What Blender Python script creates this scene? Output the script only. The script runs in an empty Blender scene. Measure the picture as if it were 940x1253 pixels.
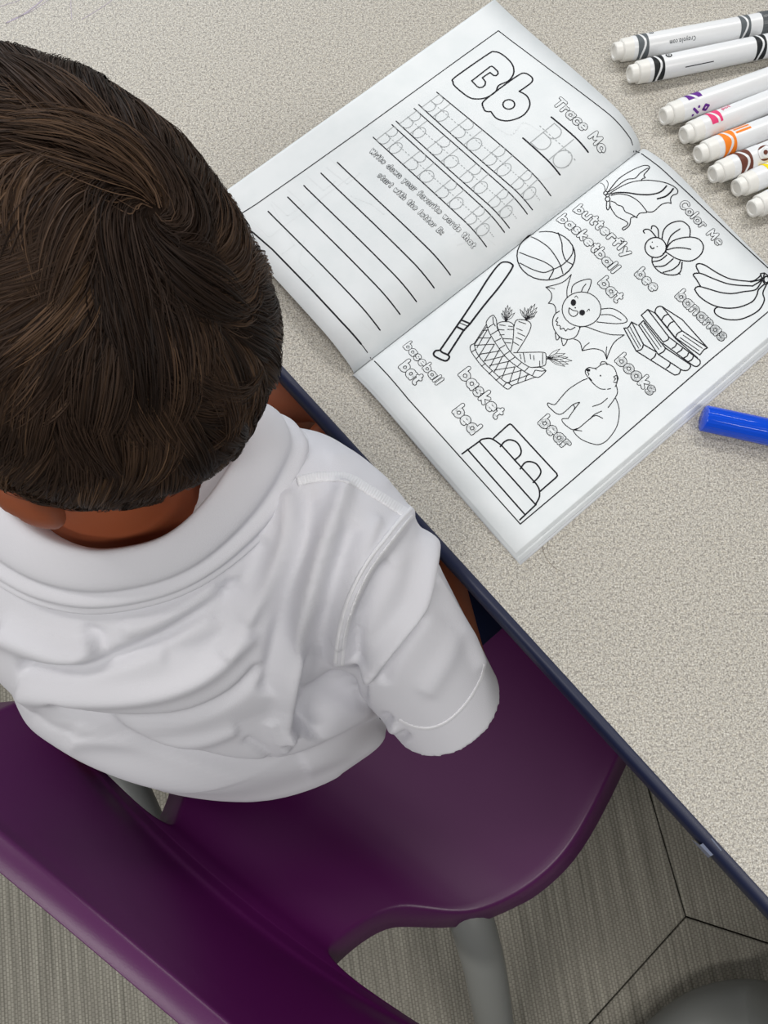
import bpy, math, random
import numpy as np
from mathutils import Vector

random.seed(7)
rng = np.random.default_rng(11)
PI = math.pi
S = bpy.context.scene
COL = S.collection

# ------------------------------------------------------------------ camera
FPX = 950.0
CAMZ = 1.05
TILT = math.radians(13.0)
cd = bpy.data.cameras.new('camera')
cd.sensor_fit = 'VERTICAL'
cd.sensor_height = 24.0
cd.lens = 24.0 * FPX / 1253.0
cd.clip_start = 0.01
cam = bpy.data.objects.new('camera', cd)
COL.objects.link(cam)
cam.location = (0, 0, CAMZ)
cam.rotation_euler = (TILT, 0, 0)
S.camera = cam

# ------------------------------------------------------------------ light
S.view_settings.view_transform = 'Standard'
S.view_settings.look = 'None'
S.view_settings.gamma = 1.0
S.view_settings.use_curve_mapping = False
S.view_settings.exposure = 0.0
w = bpy.data.worlds.new('room_light')
S.world = w
w.use_nodes = True
w.node_tree.nodes['Background'].inputs[0].default_value = (0.93, 0.96, 1.0, 1)
w.node_tree.nodes['Background'].inputs[1].default_value = 0.17


def area(name, loc, aim, sx, sy, power, col=(1, 1, 1)):
    l = bpy.data.lights.new(name, 'AREA')
    l.shape = 'RECTANGLE'
    l.size, l.size_y, l.energy, l.color = sx, sy, power, col
    o = bpy.data.objects.new(name, l)
    o.location = loc
    o.rotation_euler = (Vector(aim) - Vector(loc)).to_track_quat('-Z', 'Y').to_euler()
    COL.objects.link(o)
    return o


area('ceiling_panel_light', (0.9, 1.5, 2.7), (0.9, 1.5, 0), 1.2, 0.35, 24, (1.0, 0.97, 0.93))
area('ceiling_panel_light', (-1.3, 0.9, 2.7), (-1.3, 0.9, 0), 1.2, 0.35, 22, (1.0, 0.97, 0.93))
area('ceiling_panel_light', (0.9, -0.9, 2.7), (0.9, -0.9, 0), 1.2, 0.35, 22, (1.0, 0.97, 0.93))
area('ceiling_panel_light', (-1.3, -1.2, 2.7), (-1.3, -1.2, 0), 1.2, 0.35, 28, (1.0, 0.97, 0.93))
area('window_daylight', (-1.3, 2.9, 2.0), (0, 0, 0.6), 2.2, 1.2, 46, (0.86, 0.93, 1.0))


# ------------------------------------------------------------------ projection helpers
CT, ST = math.cos(TILT), math.sin(TILT)


def ray(px, py):
    x, y = (px - 470.0) / FPX, -(py - 626.5) / FPX
    return np.array([x, CT * y + ST, ST * y - CT])


def W(px, py, z):
    d = ray(px, py)
    return np.array([0, 0, CAMZ]) + d * ((z - CAMZ) / d[2])


def proj(P):
    P = np.asarray(P, float)
    q = P - np.array([0, 0, CAMZ])
    cx = q[..., 0]
    cy = CT * q[..., 1] + ST * q[..., 2]
    cz = -ST * q[..., 1] + CT * q[..., 2]
    return np.stack([470 + FPX * cx / -cz, 626.5 - FPX * cy / -cz], -1)


# ------------------------------------------------------------------ material helpers
def mat(name, col, rough=0.5, spec=0.5, **kw):
    m = bpy.data.materials.new(name)
    m.use_nodes = True
    b = m.node_tree.nodes['Principled BSDF']
    b.inputs['Base Color'].default_value = (*col, 1)
    b.inputs['Roughness'].default_value = rough
    b.inputs['Specular IOR Level'].default_value = spec
    for k, v in kw.items():
        b.inputs[k.replace('_', ' ')].default_value = v
    return m


def srgb(r, g, b):
    def f(c):
        c /= 255.0
        return c / 12.92 if c <= 0.04045 else ((c + 0.055) / 1.055) ** 2.4
    return (f(r), f(g), f(b))


def N(m, kind, **kw):
    n = m.node_tree.nodes.new(kind)
    for k, v in kw.items():
        if k in n.inputs.keys():
            n.inputs[k].default_value = v
        else:
            setattr(n, k, v)
    return n


def L(m, a, ao, b, bi):
    m.node_tree.links.new(a.outputs[ao], b.inputs[bi])


def ramp(m, stops, interp='LINEAR'):
    n = m.node_tree.nodes.new('ShaderNodeValToRGB')
    cr = n.color_ramp
    cr.interpolation = interp
    while len(cr.elements) < len(stops):
        cr.elements.new(0.5)
    for e, (p, c) in zip(cr.elements, stops):
        e.position = p
        e.color = (*c, 1)
    return n


def bump(m, src, out, strength, dist):
    b = N(m, 'ShaderNodeBump')
    b.inputs['Strength'].default_value = strength
    b.inputs['Distance'].default_value = dist
    L(m, src, out, b, 'Height')
    L(m, b, 'Normal', m.node_tree.nodes['Principled BSDF'], 'Normal')


# ------------------------------------------------------------------ object helpers
def mesh_obj(name, V, F, m=None, parent=None, smooth=True):
    me = bpy.data.meshes.new(name)
    me.from_pydata([tuple(map(float, v)) for v in V], [], [tuple(int(i) for i in f) for f in F])
    me.update()
    if smooth:
        me.polygons.foreach_set('use_smooth', [True] * len(me.polygons))
    if m:
        me.materials.append(m)
    o = bpy.data.objects.new(name, me)
    COL.objects.link(o)
    if parent is not None:
        set_parent(o, parent)
    return o


def fast_mesh(name, V, Q, m=None, parent=None, smooth=True):
    """V (n,3), Q (k,3|4) index arrays"""
    V = np.ascontiguousarray(V, dtype=np.float32)
    Q = np.ascontiguousarray(Q, dtype=np.int32)
    me = bpy.data.meshes.new(name)
    me.vertices.add(len(V))
    me.vertices.foreach_set('co', V.ravel())
    k = Q.shape[1]
    me.loops.add(Q.size)
    me.loops.foreach_set('vertex_index', Q.ravel())
    me.polygons.add(len(Q))
    me.polygons.foreach_set('loop_start', np.arange(0, Q.size, k, dtype=np.int32))
    me.update(calc_edges=True)
    if smooth:
        me.polygons.foreach_set('use_smooth', np.ones(len(Q), dtype=bool))
    if m:
        me.materials.append(m)
    o = bpy.data.objects.new(name, me)
    COL.objects.link(o)
    if parent is not None:
        set_parent(o, parent)
    return o


def set_parent(o, parent):
    o.parent = parent
    bpy.context.view_layer.update()
    o.matrix_parent_inverse = parent.matrix_world.inverted()


def thing(name, label, cat, loc=(0, 0, 0), group=None):
    o = bpy.data.objects.new(name, None)
    o.empty_display_size = 0.02
    COL.objects.link(o)
    o.location = tuple(map(float, loc))
    o['label'], o['category'] = label, cat
    if group:
        o['group'] = group
    bpy.context.view_layer.update()
    return o


class MB:
    def __init__(s):
        s.V, s.F = [], []

    def add(s, V, F):
        n = len(s.V)
        s.V += [tuple(v) for v in V]
        s.F += [tuple(i + n for i in f) for f in F]

    def tube(s, pts, rad, seg=16, cap=True, squash=1.0):
        pts = [Vector(p) for p in pts]
        n = len(pts)
        rad = list(rad) if hasattr(rad, '__len__') else [rad] * n
        V, F = [], []
        up = None
        for i, p in enumerate(pts):
            t = (pts[min(i + 1, n - 1)] - pts[max(i - 1, 0)]).normalized()
            if up is None:
                up = Vector((0, 0, 1)) if abs(t.z) < 0.9 else Vector((1, 0, 0))
            a = t.cross(up).normalized()
            b = a.cross(t).normalized()
            up = b
            for k in range(seg):
                an = 2 * PI * k / seg
                V.append(p + a * (rad[i] * math.cos(an)) + b * (rad[i] * squash * math.sin(an)))
        for i in range(n - 1):
            for k in range(seg):
                F.append((i * seg + k, i * seg + (k + 1) % seg, (i + 1) * seg + (k + 1) % seg, (i + 1) * seg + k))
        if cap:
            F.append(tuple(range(seg))[::-1])
            F.append(tuple((n - 1) * seg + k for k in range(seg)))
        s.add(V, F)
        return s

    def build(s, name, m, parent=None, smooth=True, angle=40):
        o = mesh_obj(name, s.V, s.F, m, parent, smooth)
        if smooth:
            o.data.set_sharp_from_angle(angle=math.radians(angle))
        return o


def catmull(P, n=8, closed=False):
    P = [np.asarray(p, float) for p in P]
    out = []
    m = len(P)
    R = range(m) if closed else range(m - 1)
    for i in R:
        g = (lambda k: P[k % m]) if closed else (lambda k: P[max(0, min(m - 1, k))])
        a, b, c, d = g(i - 1), g(i), g(i + 1), g(i + 2)
        for j in range(n):
            t = j / n
            out.append(0.5 * (2 * b + (c - a) * t + (2 * a - 5 * b + 4 * c - d) * t * t + (3 * b - 3 * c + d - a) * t ** 3))
    if not closed:
        out.append(P[-1])
    return np.array(out)


# ================================================================== FLOOR
def carpet_material():
    m = mat('woven_carpet', (0.3, 0.28, 0.25), 0.95, 0.1)
    tc = N(m, 'ShaderNodeTexCoord')
    mp = N(m, 'ShaderNodeMapping')
    mp.inputs['Rotation'].default_value = (0, 0, math.radians(-9))
    L(m, tc, 'Object', mp, 'Vector')
    # dashes of the weave: short dark marks set in columns
    br = N(m, 'ShaderNodeTexBrick', offset=0.5, squash=1.0)
    mp2 = N(m, 'ShaderNodeMapping')
    mp2.inputs['Rotation'].default_value = (0, 0, math.radians(90))
    L(m, mp, 'Vector', mp2, 'Vector')
    br.inputs['Scale'].default_value = 1.0
    br.inputs['Mortar Size'].default_value = 0.0007
    br.inputs['Mortar Smooth'].default_value = 0.4
    br.inputs['Brick Width'].default_value = 0.0052
    br.inputs['Row Height'].default_value = 0.0040
    br.inputs['Color1'].default_value = (1, 1, 1, 1)
    br.inputs['Color2'].default_value = (0.82, 0.82, 0.82, 1)
    br.inputs['Mortar'].default_value = (0.52, 0.52, 0.50, 1)
    L(m, mp2, 'Vector', br, 'Vector')
    # long streaks along the pile
    mp3 = N(m, 'ShaderNodeMapping')
    mp3.inputs['Scale'].default_value = (190, 4, 1)
    L(m, mp, 'Vector', mp3, 'Vector')
    no = N(m, 'ShaderNodeTexNoise', Scale=1.0, Detail=3.0, Roughness=0.6)
    L(m, mp3, 'Vector', no, 'Vector')
    r = ramp(m, [(0.3, srgb(124, 121, 112)), (0.52, srgb(150, 146, 136)), (0.75, srgb(168, 165, 153))])
    L(m, no, 'Fac', r, 'Fac')
    mx = N(m, 'ShaderNodeMix', data_type='RGBA', blend_type='MULTIPLY')
    mx.inputs['Factor'].default_value = 0.75
    L(m, r, 'Color', mx, 'A')
    L(m, br, 'Color', mx, 'B')
    L(m, mx, 'Result', m.node_tree.nodes['Principled BSDF'], 'Base Color')
    bump(m, br, 'Color', 0.5, 0.001)
    return m


M_carpet = carpet_material()
M_sub = mat('carpet_backing', srgb(52, 50, 46), 0.95, 0.1)
floor = mesh_obj('floor', [(-3.6, -3.6, -0.006), (3.6, -3.6, -0.006), (3.6, 3.6, -0.006), (-3.6, 3.6, -0.006)], [(0, 1, 2, 3)], M_sub)
floor['kind'] = 'structure'
# hexagonal tiles; one corner sits where three joints meet in view
j0 = W(840, 1122, 0.0)
jd = W(722, 1253, 0.0) - j0
ja = math.atan2(jd[1], jd[0])
R6 = 0.52
tile_me = {}


def hex_tile(cx, cy, rot, first=[None]):
    if first[0] is None:
        V, F = [], []
        for r, z in ((R6 - 0.0012, -0.0005 - 0.004), (R6 - 0.0012, -0.001), (R6 - 0.003, 0.0)):
            for k in range(6):
                V.append((r * math.cos(ja + k * PI / 3), r * math.sin(ja + k * PI / 3), z))
        for i in range(2):
            for k in range(6):
                F.append((i * 6 + k, i * 6 + (k + 1) % 6, (i + 1) * 6 + (k + 1) % 6, (i + 1) * 6 + k))
        F.append((12, 13, 14, 15, 16, 17))
        o = mesh_obj('carpet_tile', V, F, M_carpet, None, False)
        first[0] = o
    else:
        o = first[0].copy()
        COL.objects.link(o)
    o.location = (cx, cy, 0)
    o.parent = floor
    return o


# hexagon with a corner at j0: centre = j0 - R6 * direction of that corner
c0 = np.array([j0[0] - R6 * math.cos(ja), j0[1] - R6 * math.sin(ja)])
ux = np.array([math.cos(ja + PI / 6), math.sin(ja + PI / 6)]) * R6 * math.sqrt(3)
uy = np.array([math.cos(ja + PI / 6 + PI / 3), math.sin(ja + PI / 6 + PI / 3)]) * R6 * math.sqrt(3)
for i in range(-6, 7):
    for j in range(-6, 7):
        c = c0 + ux * i + uy * j
        if abs(c[0]) < 3.4 and abs(c[1]) < 3.4:
            hex_tile(c[0], c[1], 0)

# ================================================================== TABLE
TZ = 0.60


def laminate():
    m = mat('speckled_laminate', (0.5, 0.48, 0.44), 0.42, 0.35)
    tc = N(m, 'ShaderNodeTexCoord')
    n1 = N(m, 'ShaderNodeTexNoise', Scale=1050.0, Detail=3.0, Roughness=0.7)
    L(m, tc, 'Object', n1, 'Vector')
    r1 = ramp(m, [(0.31, srgb(112, 108, 100)), (0.42, srgb(158, 153, 144)), (0.52, srgb(184, 180, 171)), (0.62, srgb(210, 207, 199)), (0.72, srgb(232, 230, 224))])
    L(m, n1, 'Fac', r1, 'Fac')
    n2 = N(m, 'ShaderNodeTexNoise', Scale=520.0, Detail=2.0, Roughness=0.5)
    L(m, tc, 'Object', n2, 'Vector')
    r2 = ramp(m, [(0.36, srgb(178, 175, 174)), (0.5, (1, 1, 1)), (0.66, srgb(255, 251, 242))])
    L(m, n2, 'Fac', r2, 'Fac')
    mx = N(m, 'ShaderNodeMix', data_type='RGBA', blend_type='MULTIPLY')
    mx.inputs['Factor'].default_value = 0.55
    L(m, r1, 'Color', mx, 'A')
    L(m, r2, 'Color', mx, 'B')
    L(m, mx, 'Result', m.node_tree.nodes['Principled BSDF'], 'Base Color')
    return m


M_lam = laminate()
M_navy = mat('navy_vinyl_edge', srgb(12, 22, 54), 0.45, 0.5)
M_grey = mat('grey_powder_coat', srgb(112, 113, 112), 0.42, 0.5)
M_dark = mat('black_plastic', (0.02, 0.02, 0.02), 0.4)
M_part = mat('particle_board', srgb(150, 120, 90), 0.8)

E1, E2 = W(333, 447, TZ)[:2], W(940, 1113, TZ)[:2]
ed = (E2 - E1) / np.linalg.norm(E2 - E1)          # along the front edge
en = np.array([-ed[1], ed[0]])                    # towards the table's middle
if en[1] < 0:
    en = -en
eo = E1
TL0, TL1, TWD = -0.62, 0.98, 0.76
table = thing('classroom_table', 'speckled beige laminate school table with a dark blue edge', 'table',
              (*(eo + ed * 0.2 + en * 0.38), 0))


def rounded_rect(a0, a1, b0, b1, r, n=8):
    P = []
    for (cx, cy, s) in ((a0 + r, b0 + r, PI), (a1 - r, b0 + r, 1.5 * PI), (a1 - r, b1 - r, 0), (a0 + r, b1 - r, 0.5 * PI)):
        for k in range(n + 1):
            t = s + k / n * PI / 2
            P.append((cx + r * math.cos(t), cy + r * math.sin(t)))
    return P


def t_world(a, b, z):
    p = eo + ed * a + en * b
    return (p[0], p[1], z)


def slab(name, prof, z0, z1, m, parent, flip=False):
    n = len(prof)
    V = [t_world(a, b, z0) for a, b in prof] + [t_world(a, b, z1) for a, b in prof]
    F = [(k, (k + 1) % n, n + (k + 1) % n, n + k) for k in range(n)] + [tuple(range(n))[::-1], tuple(range(n, 2 * n))]
    o = mesh_obj(name, V, F, m, parent, False)
    return o


slab('tabletop', rounded_rect(TL0 + .004, TL1 - .004, 0.0035, TWD - .004, 0.05), TZ - 0.018, TZ, M_lam, table)
# rounded edge banding swept around the top
prof = rounded_rect(TL0, TL1, 0.0, TWD, 0.054, 8)
cen = np.mean(np.array(prof), 0)
V, F = [], []
sec = [(0.0045, 0.0003), (0.0015, 0.0006), (-0.0008, -0.001), (-0.0018, -0.004), (-0.0020, -0.009), (-0.0016, -0.014), (-0.0004, -0.0178), (0.0045, -0.0185)]
npf = len(prof)
for (a, b), (pa, pb), (na, nb) in zip(prof, [prof[-1]] + prof[:-1], prof[1:] + [prof[0]]):
    tx, ty = na - pa, nb - pb
    l = math.hypot(tx, ty)
    nx, ny = ty / l, -tx / l
    for off, dz in sec:
        V.append(t_world(a - nx * off, b - ny * off, TZ + dz))
k8 = len(sec)
for i in range(npf):
    for k in range(k8 - 1):
        i2 = (i + 1) % npf
        F.append((i * k8 + k, i2 * k8 + k, i2 * k8 + k + 1, i * k8 + k + 1))
mesh_obj('edge_band', V, F, M_navy, table)
for a, b in ((TL0 + .14, 0.14), (TL1 - .14, 0.14), (TL0 + .14, TWD - .14), (TL1 - .14, TWD - .14)):
    p = t_world(a, b, 0)
    MB().tube([(p[0], p[1], 0.0), (p[0], p[1], 0.03), (p[0], p[1], 0.031), (p[0], p[1], TZ - 0.0275)], [0.018, 0.02, 0.016, 0.016], 20).build('leg', M_grey, table)
# scrap of clear tape stuck on the front edge
M_tape = mat('cloudy_tape', srgb(120, 128, 150), 0.35)
tp = []
for a0_, b0_ in ((862, 1034), (874, 1049)):
    q = W(a0_, b0_, TZ)[:2]
    tp.append(float(np.dot(q - eo, ed)))
V = [t_world(tp[0], 0.0035, TZ + .0009), t_world(tp[1], 0.0030, TZ + .0009), t_world(tp[1], -.0028, TZ - .004), t_world(tp[0], -.0030, TZ - .004),
     t_world(tp[1] + .003, -.0032, TZ - .012), t_world(tp[0] - .002, -.0032, TZ - .012)]
tape = mesh_obj('tape_scrap', V, [(0, 1, 2, 3), (3, 2, 4, 5)], M_tape, table, False)

# ================================================================== STROKES (flat print)
M_ink = mat('black_print', (0.012, 0.012, 0.016), 0.7, 0.2)
M_lite = mat('grey_dotted_print', srgb(168, 172, 174), 0.75, 0.2)
M_ghost = mat('show_through_print', srgb(222, 226, 228), 0.75, 0.2)


def paper_material():
    m = mat('white_paper', srgb(238, 241, 243), 0.75, 0.2)
    tc = N(m, 'ShaderNodeTexCoord')
    n1 = N(m, 'ShaderNodeTexNoise', Scale=55.0, Detail=3.0)
    L(m, tc, 'Object', n1, 'Vector')
    r = ramp(m, [(0.35, srgb(221, 226, 228)), (0.6, srgb(226, 230, 232))])
    L(m, n1, 'Fac', r, 'Fac')
    L(m, r, 'Color', m.node_tree.nodes['Principled BSDF'], 'Base Color')
    return m


M_paper = paper_material()


class Ink:
    """flat strokes in a 2-D frame, lifted onto a surface by fn(x, y) -> 3-D point and a lift along +Z"""

    def __init__(s, fn):
        s.fn, s.V, s.F = fn, [], []

    def poly(s, P, w, lift=0.00006, cap=True, closed=False):
        P = [np.asarray(p, float)[:2] for p in P]
        Q = [P[0]]
        for p in P[1:]:
            if np.linalg.norm(p - Q[-1]) > 1e-6:
                Q.append(p)
        if closed and np.linalg.norm(Q[0] - Q[-1]) > 1e-6:
            Q.append(Q[0])
        if len(Q) < 2:
            return s.dot(Q[0], w * 0.7, lift)
        h = w / 2
        for a, b in zip(Q[:-1], Q[1:]):
            # long segments are cut so they follow the curved page
            d = b - a
            ln = np.linalg.norm(d)
            n = max(1, int(ln / 0.0022))
            t = d / ln
            nn = np.array([-t[1], t[0]]) * h
            base = len(s.V)
            for k in range(n + 1):
                c = a + d * k / n
                s.V.append(s.lift3(c + nn, lift))
                s.V.append(s.lift3(c - nn, lift))
            for k in range(n):
                i = base + 2 * k
                s.F.append((i, i + 1, i + 3, i + 2))
        joints = range(len(Q)) if cap else range(1, len(Q) - 1)
        for k in joints:
            if 0 < k < len(Q) - 1:
                t0 = Q[k] - Q[k - 1]
                t1 = Q[k + 1] - Q[k]
                c = np.dot(t0, t1) / np.linalg.norm(t0) / np.linalg.norm(t1)
                if c > 0.995:
                    continue
            s.dot(Q[k], h, lift)
        return s

    def dot(s, c, r, lift=0.00006, n=10, ry=None, rot=0):
        ry = ry or r
        base = len(s.V)
        for k in range(n):
            a = 2 * PI * k / n
            x, y = r * math.cos(a), ry * math.sin(a)
            s.V.append(s.lift3((c[0] + x * math.cos(rot) - y * math.sin(rot), c[1] + x * math.sin(rot) + y * math.cos(rot)), lift))
        s.F.append(tuple(range(base, base + n)))
        return s

    def lift3(s, c, lift):
        lift += 0.00006
        p = s.fn(c[0], c[1])
        return (p[0], p[1], p[2] + lift)

    def build(s, name, m, parent):
        o = mesh_obj(name, s.V, s.F, m, parent, False)
        o['kind'] = 'stuff'          # flat print, too fine to pick apart
        return o


# rounded single-stroke letters, x-height 1, ascender 1.55
def arc(cx, cy, rx, ry, a0, a1, n=10):
    return [(cx + rx * math.cos(math.radians(a0 + (a1 - a0) * k / n)), cy + ry * math.sin(math.radians(a0 + (a1 - a0) * k / n))) for k in range(n + 1)]


O_ = lambda cx=.45, rx=.42: arc(cx, .5, rx, .48, 0, 360, 16)
GL = {
    'a': (.95, [O_(), [(.87, .98), (.87, .02)]]),
    'b': (.95, [O_(.5), [(.08, 1.55), (.08, .02)]]),
    'c': (.8, [arc(.48, .5, .42, .48, 50, 310, 12)]),
    'd': (.95, [O_(), [(.87, 1.55), (.87, .02)]]),
    'e': (.92, [[(.08, .5), (.86, .5)] + arc(.46, .5, .4, .47, 0, 298, 14)]),
    'f': (.62, [[(.28, .02), (.28, 1.2)] + arc(.52, 1.25, .24, .28, 180, 80, 6), [(.02, .95), (.55, .95)]]),
    'h': (.9, [[(.08, 1.55), (.08, .02)], [(.08, .5)] + arc(.45, .56, .37, .42, 180, 0, 10) + [(.82, .02)]]),
    'i': (.3, [[(.12, .98), (.12, .02)], [(.12, 1.38), (.121, 1.4)]]),
    'k': (.82, [[(.08, 1.55), (.08, .02)], [(.7, .98), (.12, .5), (.72, .02)]]),
    'l': (.3, [[(.12, 1.55), (.12, .02)]]),
    'm': (1.35, [[(.08, .98), (.08, .02)], [(.08, .6)] + arc(.36, .64, .28, .34, 180, 0, 8) + [(.64, .02)], [(.64, .6)] + arc(.92, .64, .28, .34, 180, 0, 8) + [(1.2, .02)]]),
    'n': (.9, [[(.08, .98), (.08, .02)], [(.08, .5)] + arc(.44, .58, .36, .4, 180, 0, 10) + [(.8, .02)]]),
    'o': (.92, [O_()]),
    'p': (.95, [O_(.5), [(.08, .98), (.08, -.5)]]),
    'r': (.62, [[(.08, .98), (.08, .02)], [(.08, .5)] + arc(.42, .58, .34, .4, 180, 70, 6)]),
    's': (.76, [[(.66, .82)] + arc(.38, .73, .27, .25, 60, 250, 8) + arc(.38, .26, .3, .25, 80, -130, 9)]),
    't': (.62, [[(.28, 1.4), (.28, .2), (.36, .04), (.52, .02)], [(.02, .98), (.55, .98)]]),
    'u': (.9, [[(.08, .98), (.08, .45)] + arc(.44, .42, .36, .4, 180, 360, 10) + [(.8, .98)], [(.8, .6), (.8, .02)]]),
    'v': (.82, [[(.04, .98), (.4, .04), (.76, .98)]]),
    'w': (1.2, [[(.04, .98), (.3, .04), (.58, .9), (.86, .04), (1.12, .98)]]),
    'y': (.82, [[(.04, .98), (.4, .1)], [(.78, .98), (.26, -.45)]]),
    'B': (1.05, [[(.1, 1.5), (.1, .02)], [(.1, 1.5), (.5, 1.5)] + arc(.5, 1.15, .32, .35, 90, -90, 8) + [(.1, .8)], [(.5, .8)] + arc(.52, .41, .38, .39, 90, -90, 8) + [(.1, .02)]]),
    'C': (1.1, [arc(.6, .76, .54, .72, 50, 310, 14)]),
    'D': (1.1, [[(.1, 1.5), (.1, .02)], [(.1, 1.5), (.4, 1.5)] + arc(.4, .76, .55, .74, 90, -90, 12) + [(.1, .02)]]),
    'M': (1.3, [[(.08, .02), (.14, 1.5), (.62, .5), (1.1, 1.5), (1.16, .02)]]),
    'N': (1.1, [[(.08, .02), (.08, 1.5), (1.0, .02), (1.0, 1.5)]]),
    'T': (1.1, [[(.02, 1.5), (1.02, 1.5)], [(.52, 1.5), (.52, .02)]]),
    'W': (1.55, [[(.04, 1.5), (.4, .06), (.76, 1.4), (1.12, .06), (1.48, 1.5)]]),
    ':': (.3, [[(.12, .9), (.121, .92)], [(.12, .1), (.121, .12)]]),
    '.': (.3, [[(.12, .06), (.121, .08)]]),
    ' ': (.55, []),
}


def text_strokes(txt, a, b, up, xh=None, gap=0.28, asc=1.55):
    """a, b: 2-D baseline ends; up: +1/-1 side; returns [[stroke..] per letter], x-height"""
    a, b = np.asarray(a, float)[:2], np.asarray(b, float)[:2]
    tot = sum(GL[c][0] for c in txt) + gap * (len(txt) - 1)
    ln = np.linalg.norm(b - a)
    sx = ln / tot
    xh = xh or sx
    t = (b - a) / ln
    n = np.array([-t[1], t[0]]) * up
    x, out = 0.0, []
    for c in txt:
        wd, st = GL[c]
        out.append([[a + t * (x + px_) * sx + n * py_ * xh for px_, py_ in s] for s in st])
        x += wd + gap
    return out


def bubble(inkD, inkW, txt, a, b, up, thick, line, xh=None, gap=0.28, lift=0.00008):
    """outlined letters: dark stroke below, paper stroke above, each letter a little higher than the last"""
    for k, letter in enumerate(text_strokes(txt, a, b, up, xh, gap)):
        z = lift + 0.00005 * (k % 3)
        for st in letter:
            inkD.poly(st, thick, z)
        for st in letter:
            inkW.poly(st, thick - 2 * line, z + 0.000025)


# ================================================================== BOOKLET
Sb, St = W(433, 455, TZ + .003)[:2], W(785, 181, TZ + .003)[:2]
Vv = (St - Sb)
PH = np.linalg.norm(Vv)
Vv = Vv / PH
Uu = np.array([Vv[1], -Vv[0]])
PW = float(np.dot(W(630, 680, TZ + .003)[:2] - Sb, Uu))


def hR(a):
    a = max(a, 0) / PW
    return 0.0052 - 0.0016 * math.exp(-a / .04) - 0.0032 * math.exp(-a / .007) + 0.0062 * math.sin(min(1, a / 0.34) * PI / 2) * math.exp(-max(0, a - .12) * 3.2) - 0.0015 * a


def hL(a):
    a = max(-a, 0) / PW
    if a < .2:
        k = math.sin(a / .2 * PI / 2)
    else:
        k = 0.5 + 0.5 * math.cos((a - .2) / .8 * PI)
        k = k * .62 + .38
    return 0.0058 - 0.0020 * math.exp(-a / .04) - 0.0034 * math.exp(-a / .009) + 0.0078 * k + 0.0025 * max(0, a - .75)


def page_pt(x, y):
    d = np.array([x, y]) - Sb
    a = float(np.dot(d, Uu))
    h = hR(a) if a >= 0 else hL(a)
    return (x, y, TZ + h)


def on_page(px, py):
    z = TZ + 0.006
    for _ in range(5):
        p = W(px, py, z)
        z = page_pt(p[0], p[1])[2]
    return np.array([p[0], p[1]])


booklet = thing('activity_booklet', 'open white alphabet activity booklet with black line drawings to colour', 'book', (*(Sb + Vv * PH / 2), TZ))


def page_sheet(name, side, a_out, v0, v1, dz, m=M_paper, th=0.00012, curl=0.0):
    na, nv = 150, 12
    V = []
    for i in range(na + 1):
        a = (i / na) ** 1.25 * a_out
        for j in range(nv + 1):
            v = v0 + (v1 - v0) * j / nv
            p = Sb + Uu * a * side + Vv * v
            z = (hR(a) if side > 0 else hL(-a)) + dz * min(1, 0.25 + a / PW)
            V.append((p[0], p[1], TZ + z))
    F = []
    for i in range(na):
        for j in range(nv):
            q = i * (nv + 1) + j
            f = (q, q + nv + 1, q + nv + 2, q + 1)
            F.append(f if side > 0 else f[::-1])
    o = mesh_obj(name, V, F, m, booklet)
    s = o.modifiers.new('thickness', 'SOLIDIFY')
    s.thickness = th
    s.offset = -1
    return o


left_page = page_sheet('page', -1, PW * 0.985, 0, PH, 0.0)
right_page = page_sheet('page', 1, PW, 0, PH, 0.0)
page_sheet('page', -1, PW * 0.99, 0.0006, PH - .0004, -0.0006)
for k in range(5):
    page_sheet('page', 1, PW + 0.0007 * (k + 1) + (0.0010 if k > 1 else 0), -0.0003 * k, PH - 0.0004 * k, -0.0006 * (k + 1))
page_sheet('cover', 1, PW + 0.0062, -0.0016, PH, -0.0038, mat('cover_stock', srgb(205, 208, 212), 0.6), 0.0003)


def Z(ox, oy, s):
    return lambda *pts: [on_page(ox + x / s, oy + y / s) for x, y in pts]


def sm(P, n=5):
    return list(catmull([np.append(p, 0) for p in P], n)[:, :2]) if len(P) > 2 else P


TW = 1.0 / 1900.0      # the same, for lettering
LW = 1.0 / 1680.0       # one photo pixel on the page, in metres
art_objs = []


def drawing(name, z, items, page, width=1.1):
    ink = Ink(page_pt)
    for it in items:
        kind, pts = it[0], it[1]
        wd = (it[2] if len(it) > 2 and it[2] else width) * LW
        if kind == 's':
            ink.poly(sm(z(*pts)), wd)
        elif kind == 'l':
            ink.poly(z(*pts), wd)
        elif kind == 'c':          # closed smooth
            P = z(*pts)
            ink.poly(list(catmull([np.append(p, 0) for p in P], 5, True)[:, :2]), wd, closed=True)
        elif kind == 'e':          # ellipse cx,cy,rx,ry
            cx, cy, rx, ry = pts
            P = z(*[(cx + rx * math.cos(t * PI / 14), cy + ry * math.sin(t * PI / 14)) for t in range(28)])
            ink.poly(P, wd, closed=True)
        elif kind == 'f':          # filled ellipse
            cx, cy, rx, ry = pts
            P = z(*[(cx + rx * math.cos(t * PI / 8), cy + ry * math.sin(t * PI / 8)) for t in range(16)])
            b0 = len(ink.V)
            for p in P:
                ink.V.append(ink.lift3(p, 0.00008))
            ink.F.append(tuple(range(b0, b0 + 16))[::-1])
    return ink.build(name, M_ink, page)


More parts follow.
